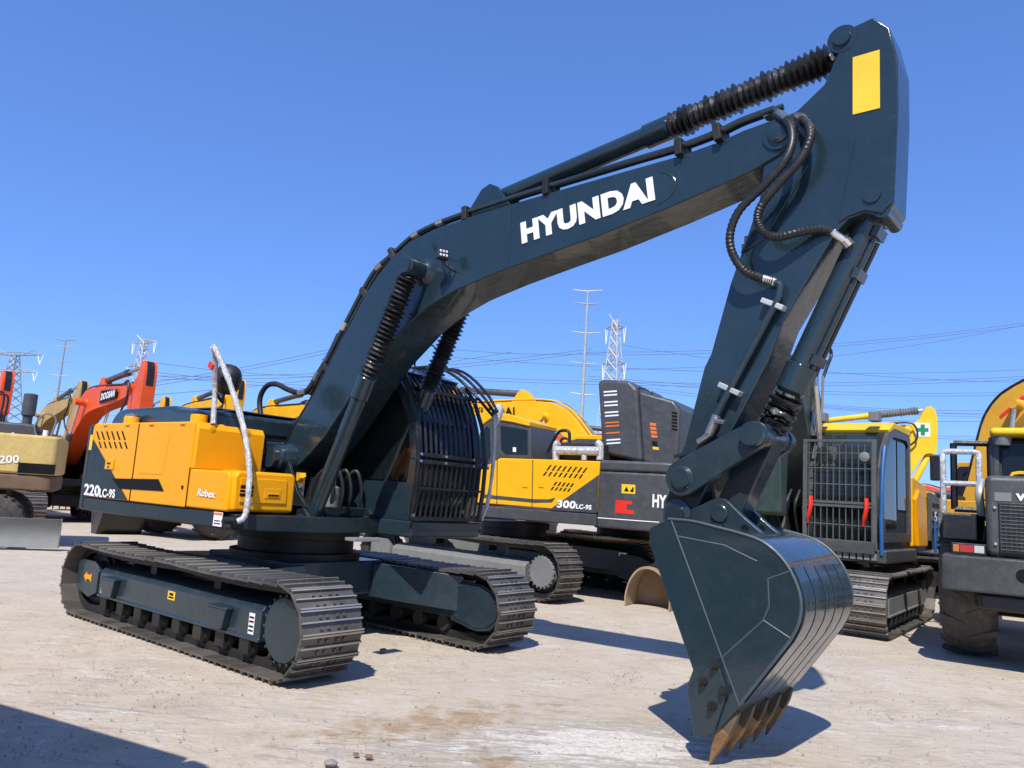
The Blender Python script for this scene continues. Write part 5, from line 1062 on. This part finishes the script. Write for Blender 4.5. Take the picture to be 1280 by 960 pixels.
# ================================================================== ground, sky, light
def ground():
    # one sheet, finer near the camera, with shallow unevenness
    mb = MB()
    xs = [-900, -300, -120, -60, -40, -30] + [-24 + i * .5 for i in range(97)] + [30, 40, 60, 120, 300, 900]
    ys = [-300, -60, -20, -10] + [-5 + i * .5 for i in range(71)] + [36, 45, 60, 90, 200, 500, 1500]
    def h(x, y):
        return .010 * math.sin(x * 1.3 + .7 * y) * math.sin(y * .9 - .4 * x) - .012
    for y in ys:
        for x in xs: mb.v.append(Vector((x, y, h(x, y) if abs(x) < 25 and y < 32 else -.012)))
    n = len(xs)
    mb.f = [(j * n + i, j * n + i + 1, (j + 1) * n + i + 1, (j + 1) * n + i) for j in range(len(ys) - 1) for i in range(n - 1)]; mb.mi = [0] * len(mb.f)
    m_, nt, b, v = new_mat('sandy_concrete')
    big = noise(nt, v, .22, 5, .6, .3); mid = noise(nt, v, 1.6, 9, .72, .5); fine = noise(nt, v, 14, 6, .7); grain = noise(nt, v, 120, 3, .6)
    c = ramp(nt, mid, ((.28, (.40, .325, .24)), (.5, (.52, .44, .34)), (.75, (.59, .52, .425))))
    c = mixc(nt, ramp(nt, big, ((.4, (0, 0, 0)), (.65, (.75, .75, .75)))), c, (.49, .42, .335))
    # chalky white smears, stretched the way machines have been driven
    mp = nt.nodes.new('ShaderNodeMapping'); mp.inputs['Rotation'].default_value = (0, 0, R(20)); mp.inputs['Scale'].default_value = (.55, 2.2, 1); nt.links.new(v, mp.inputs[0])
    sm = noise(nt, mp.outputs[0], 1.6, 9, .72, .6)
    zone = noise(nt, v, .45, 3, .5)
    mul = nt.nodes.new('ShaderNodeMath'); mul.operation = 'MULTIPLY'; nt.links.new(ramp(nt, sm, ((.53, (0, 0, 0)), (.62, (1, 1, 1)))), mul.inputs[0]); nt.links.new(ramp(nt, zone, ((.46, (0, 0, 0)), (.6, (1, 1, 1)))), mul.inputs[1])
    def blob(cx, cy, rx, ry, rot):
        mpp = nt.nodes.new('ShaderNodeMapping'); mpp.vector_type = 'TEXTURE'; mpp.inputs['Location'].default_value = (cx, cy, 0); mpp.inputs['Rotation'].default_value = (0, 0, R(rot)); mpp.inputs['Scale'].default_value = (rx, ry, 100); nt.links.new(v, mpp.inputs[0])
        g = nt.nodes.new('ShaderNodeTexGradient'); g.gradient_type = 'SPHERICAL'; nt.links.new(mpp.outputs[0], g.inputs[0]); return g.outputs['Fac']
    w1 = blob(.95, 5.45, 1.1, .75, 10); w2 = blob(-.2, 5.2, 1.4, .6, 15)
    ad = nt.nodes.new('ShaderNodeMath'); ad.operation = 'ADD'; nt.links.new(w1, ad.inputs[0]); hw = nt.nodes.new('ShaderNodeMath'); hw.operation = 'MULTIPLY'; hw.inputs[1].default_value = .5; nt.links.new(w2, hw.inputs[0]); nt.links.new(hw.outputs[0], ad.inputs[1])
    sm2 = noise(nt, mp.outputs[0], 4.5, 9, .75, .3)
    a2 = nt.nodes.new('ShaderNodeMath'); a2.operation = 'MULTIPLY_ADD'; nt.links.new(ad.outputs[0], a2.inputs[0]); a2.inputs[1].default_value = .32; nt.links.new(sm2, a2.inputs[2])
    ch = ramp(nt, a2.outputs[0], ((.58, (0, 0, 0)), (.70, (1, 1, 1))))
    mx = nt.nodes.new('ShaderNodeMath'); mx.operation = 'MAXIMUM'; nt.links.new(mul.outputs[0], mx.inputs[0]); nt.links.new(ch, mx.inputs[1])
    k = nt.nodes.new('ShaderNodeMath'); k.operation = 'MULTIPLY'; k.inputs[1].default_value = .8
    cr_ = nt.nodes.new('ShaderNodeMath'); cr_.operation = 'MULTIPLY'; nt.links.new(mx.outputs[0], cr_.inputs[0]); nt.links.new(ramp(nt, noise(nt, v, 22, 8, .8, .5), ((.40, (.15, .15, .15)), (.56, (1, 1, 1)))), cr_.inputs[1]); nt.links.new(cr_.outputs[0], k.inputs[0])
    c = mixc(nt, k.outputs[0], c, (.72, .68, .62))
    # brown earth and rust stains
    st = blob(-.35, 5.75, 1.5, .45, 35); st2 = blob(.1, 4.9, .6, .25, -60); sn = noise(nt, v, 5, 7, .7)
    s_ = nt.nodes.new('ShaderNodeMath'); s_.operation = 'MAXIMUM'; nt.links.new(st, s_.inputs[0]); nt.links.new(st2, s_.inputs[1])
    s3 = nt.nodes.new('ShaderNodeMath'); s3.operation = 'MULTIPLY_ADD'; nt.links.new(s_.outputs[0], s3.inputs[0]); s3.inputs[1].default_value = .35; nt.links.new(sn, s3.inputs[2])
    c = mixc(nt, ramp(nt, s3.outputs[0], ((.60, (0, 0, 0)), (.80, (.75, .75, .75)))), c, (.33, .22, .115))
    dk = ramp(nt, noise(nt, v, .8, 6, .7, .5), ((.60, (0, 0, 0)), (.75, (.35, .35, .35)))); c = mixc(nt, dk, c, (.27, .215, .165))
    sp = ramp(nt, fine, ((.60, (0, 0, 0)), (.74, (.4, .4, .4)))); c = mixc(nt, sp, c, (.26, .21, .16))
    cz = ramp(nt, noise(nt, v, .55, 4, .6, .4), ((.38, (0, 0, 0)), (.58, (1, 1, 1)))); cs = ramp(nt, noise(nt, v, 7, 10, .82, .6), ((.55, (0, 0, 0)), (.62, (.55, .55, .55))))
    cm = nt.nodes.new('ShaderNodeMath'); cm.operation = 'MULTIPLY'; nt.links.new(cz, cm.inputs[0]); nt.links.new(cs, cm.inputs[1])
    c = mixc(nt, cm.outputs[0], c, (.70, .655, .58))
    bs = ramp(nt, noise(nt, mp.outputs[0], 3.2, 10, .8, .8), ((.56, (0, 0, 0)), (.66, (.5, .5, .5)))); c = mixc(nt, bs, c, (.33, .25, .175))
    nt.links.new(c, b.inputs['Base Color']); b.inputs['Roughness'].default_value = .93; b.inputs['Specular IOR Level'].default_value = .2
    h1 = nt.nodes.new('ShaderNodeMath'); h1.operation = 'MULTIPLY_ADD'; nt.links.new(grain, h1.inputs[0]); h1.inputs[1].default_value = .25; nt.links.new(fine, h1.inputs[2])
    h2 = nt.nodes.new('ShaderNodeMath'); h2.operation = 'MULTIPLY_ADD'; nt.links.new(mid, h2.inputs[0]); h2.inputs[1].default_value = 2.2; nt.links.new(h1.outputs[0], h2.inputs[2])
    h3 = nt.nodes.new('ShaderNodeMath'); h3.operation = 'MULTIPLY_ADD'; nt.links.new(mx.outputs[0], h3.inputs[0]); h3.inputs[1].default_value = .5; nt.links.new(h2.outputs[0], h3.inputs[2])
    bp = nt.nodes.new('ShaderNodeBump'); bp.inputs['Strength'].default_value = .8; bp.inputs['Distance'].default_value = .018; nt.links.new(h3.outputs[0], bp.inputs['Height']); nt.links.new(bp.outputs[0], b.inputs['Normal'])
    o = mb.obj('ground', m_); tag(o, 'pale sandy concrete yard ground with chalky white smears', 'ground', kind='structure')
ground()
mb = MB()
CL = [(random.uniform(-4, 5), random.uniform(3.8, 11), random.uniform(.15, .7)) for _ in range(60)]
for i in range(5200):
    if i % 3: cx, cy, cr = random.choice(CL); x = random.gauss(cx, cr); y = random.gauss(cy, cr * .6)
    else: d = random.uniform(3.6, 14); x = random.uniform(-.75, .75) * d; y = d
    s = random.choice([.003, .004, .004, .005, .006, .009]) * random.uniform(.7, 1.4)
    vs = [(x + s * random.uniform(.6, 1.2) * math.cos(a), y + s * random.uniform(.6, 1.2) * math.sin(a), -.004) for a in (0, 1.26, 2.5, 3.77, 5.03)]
    mb.add(vs + [(x + random.uniform(-.3, .3) * s, y + random.uniform(-.3, .3) * s, s * .45)], [(i, (i + 1) % 5, 5) for i in range(5)])
tag(mb.obj('gravel', STONE), 'small loose pebbles scattered over the sandy yard', 'gravel', kind='stuff')
for (px, py, s, lab, mt) in ((413, 956, .030, 'grey pebble at the lower edge of the yard', STONE), (445, 944, .016, 'small dark pebble just above a grey one', RUST), (461, 947, .020, 'small brown pebble lying on bare concrete', RUST), (479, 814, .03, 'crumpled brown clod beside the front of the near track', RUST)):
    d = ray(px, py); p_ = Vector((0, 0, EYE)) - d * (EYE / d.z)
    bm = bmesh.new(); bmesh.ops.create_icosphere(bm, subdivisions=2, radius=s)
    for v in bm.verts: v.co = Vector((v.co.x * 1.3, v.co.y, v.co.z * .65)) * random.uniform(.8, 1.15)
    me = bpy.data.meshes.new('stone'); bm.to_mesh(me); bm.free(); me.materials.append(mt); o = link('stone', me); o.location = (p_.x, p_.y, s * .35); tag(o, lab, 'stone')

SUN = Vector((-.17, -.764, 1)).normalized(); EL = math.asin(SUN.z); AZ = math.atan2(SUN.x, SUN.y)
w = bpy.data.worlds.new('World'); sc.world = w; w.use_nodes = True; nt = w.node_tree
sky = nt.nodes.new('ShaderNodeTexSky'); sky.sky_type = 'NISHITA'; sky.sun_disc = False; sky.sun_elevation = EL; sky.sun_rotation = AZ
sky.altitude = 0; sky.air_density = 1.0; sky.dust_density = .1; sky.ozone_density = 9
gm = nt.nodes.new('ShaderNodeGamma'); gm.inputs[1].default_value = .65; nt.links.new(sky.outputs[0], gm.inputs[0])
nt.links.new(mixc(nt, 1.0, gm.outputs[0], (.98, 1.36, 2.22), 'MULTIPLY'), nt.nodes['Background'].inputs[0]); nt.nodes['Background'].inputs[1].default_value = .12
sl = bpy.data.lights.new('sun', 'SUN'); sl.energy = 4.2; sl.angle = R(.53); sl.color = (1, .955, .88); so = bpy.data.objects.new('sun', sl); COL.objects.link(so); so.rotation_euler = SUN.to_track_quat('Z', 'Y').to_euler()
sc.view_settings.view_transform = 'Standard'; sc.view_settings.look = 'None'; sc.view_settings.gamma = 1; sc.view_settings.exposure = 0.36; sc.view_settings.use_curve_mapping = False
sc.render.engine = 'CYCLES'; sc.cycles.max_bounces = 6; sc.cycles.transparent_max_bounces = 8; sc.cycles.use_denoising = True
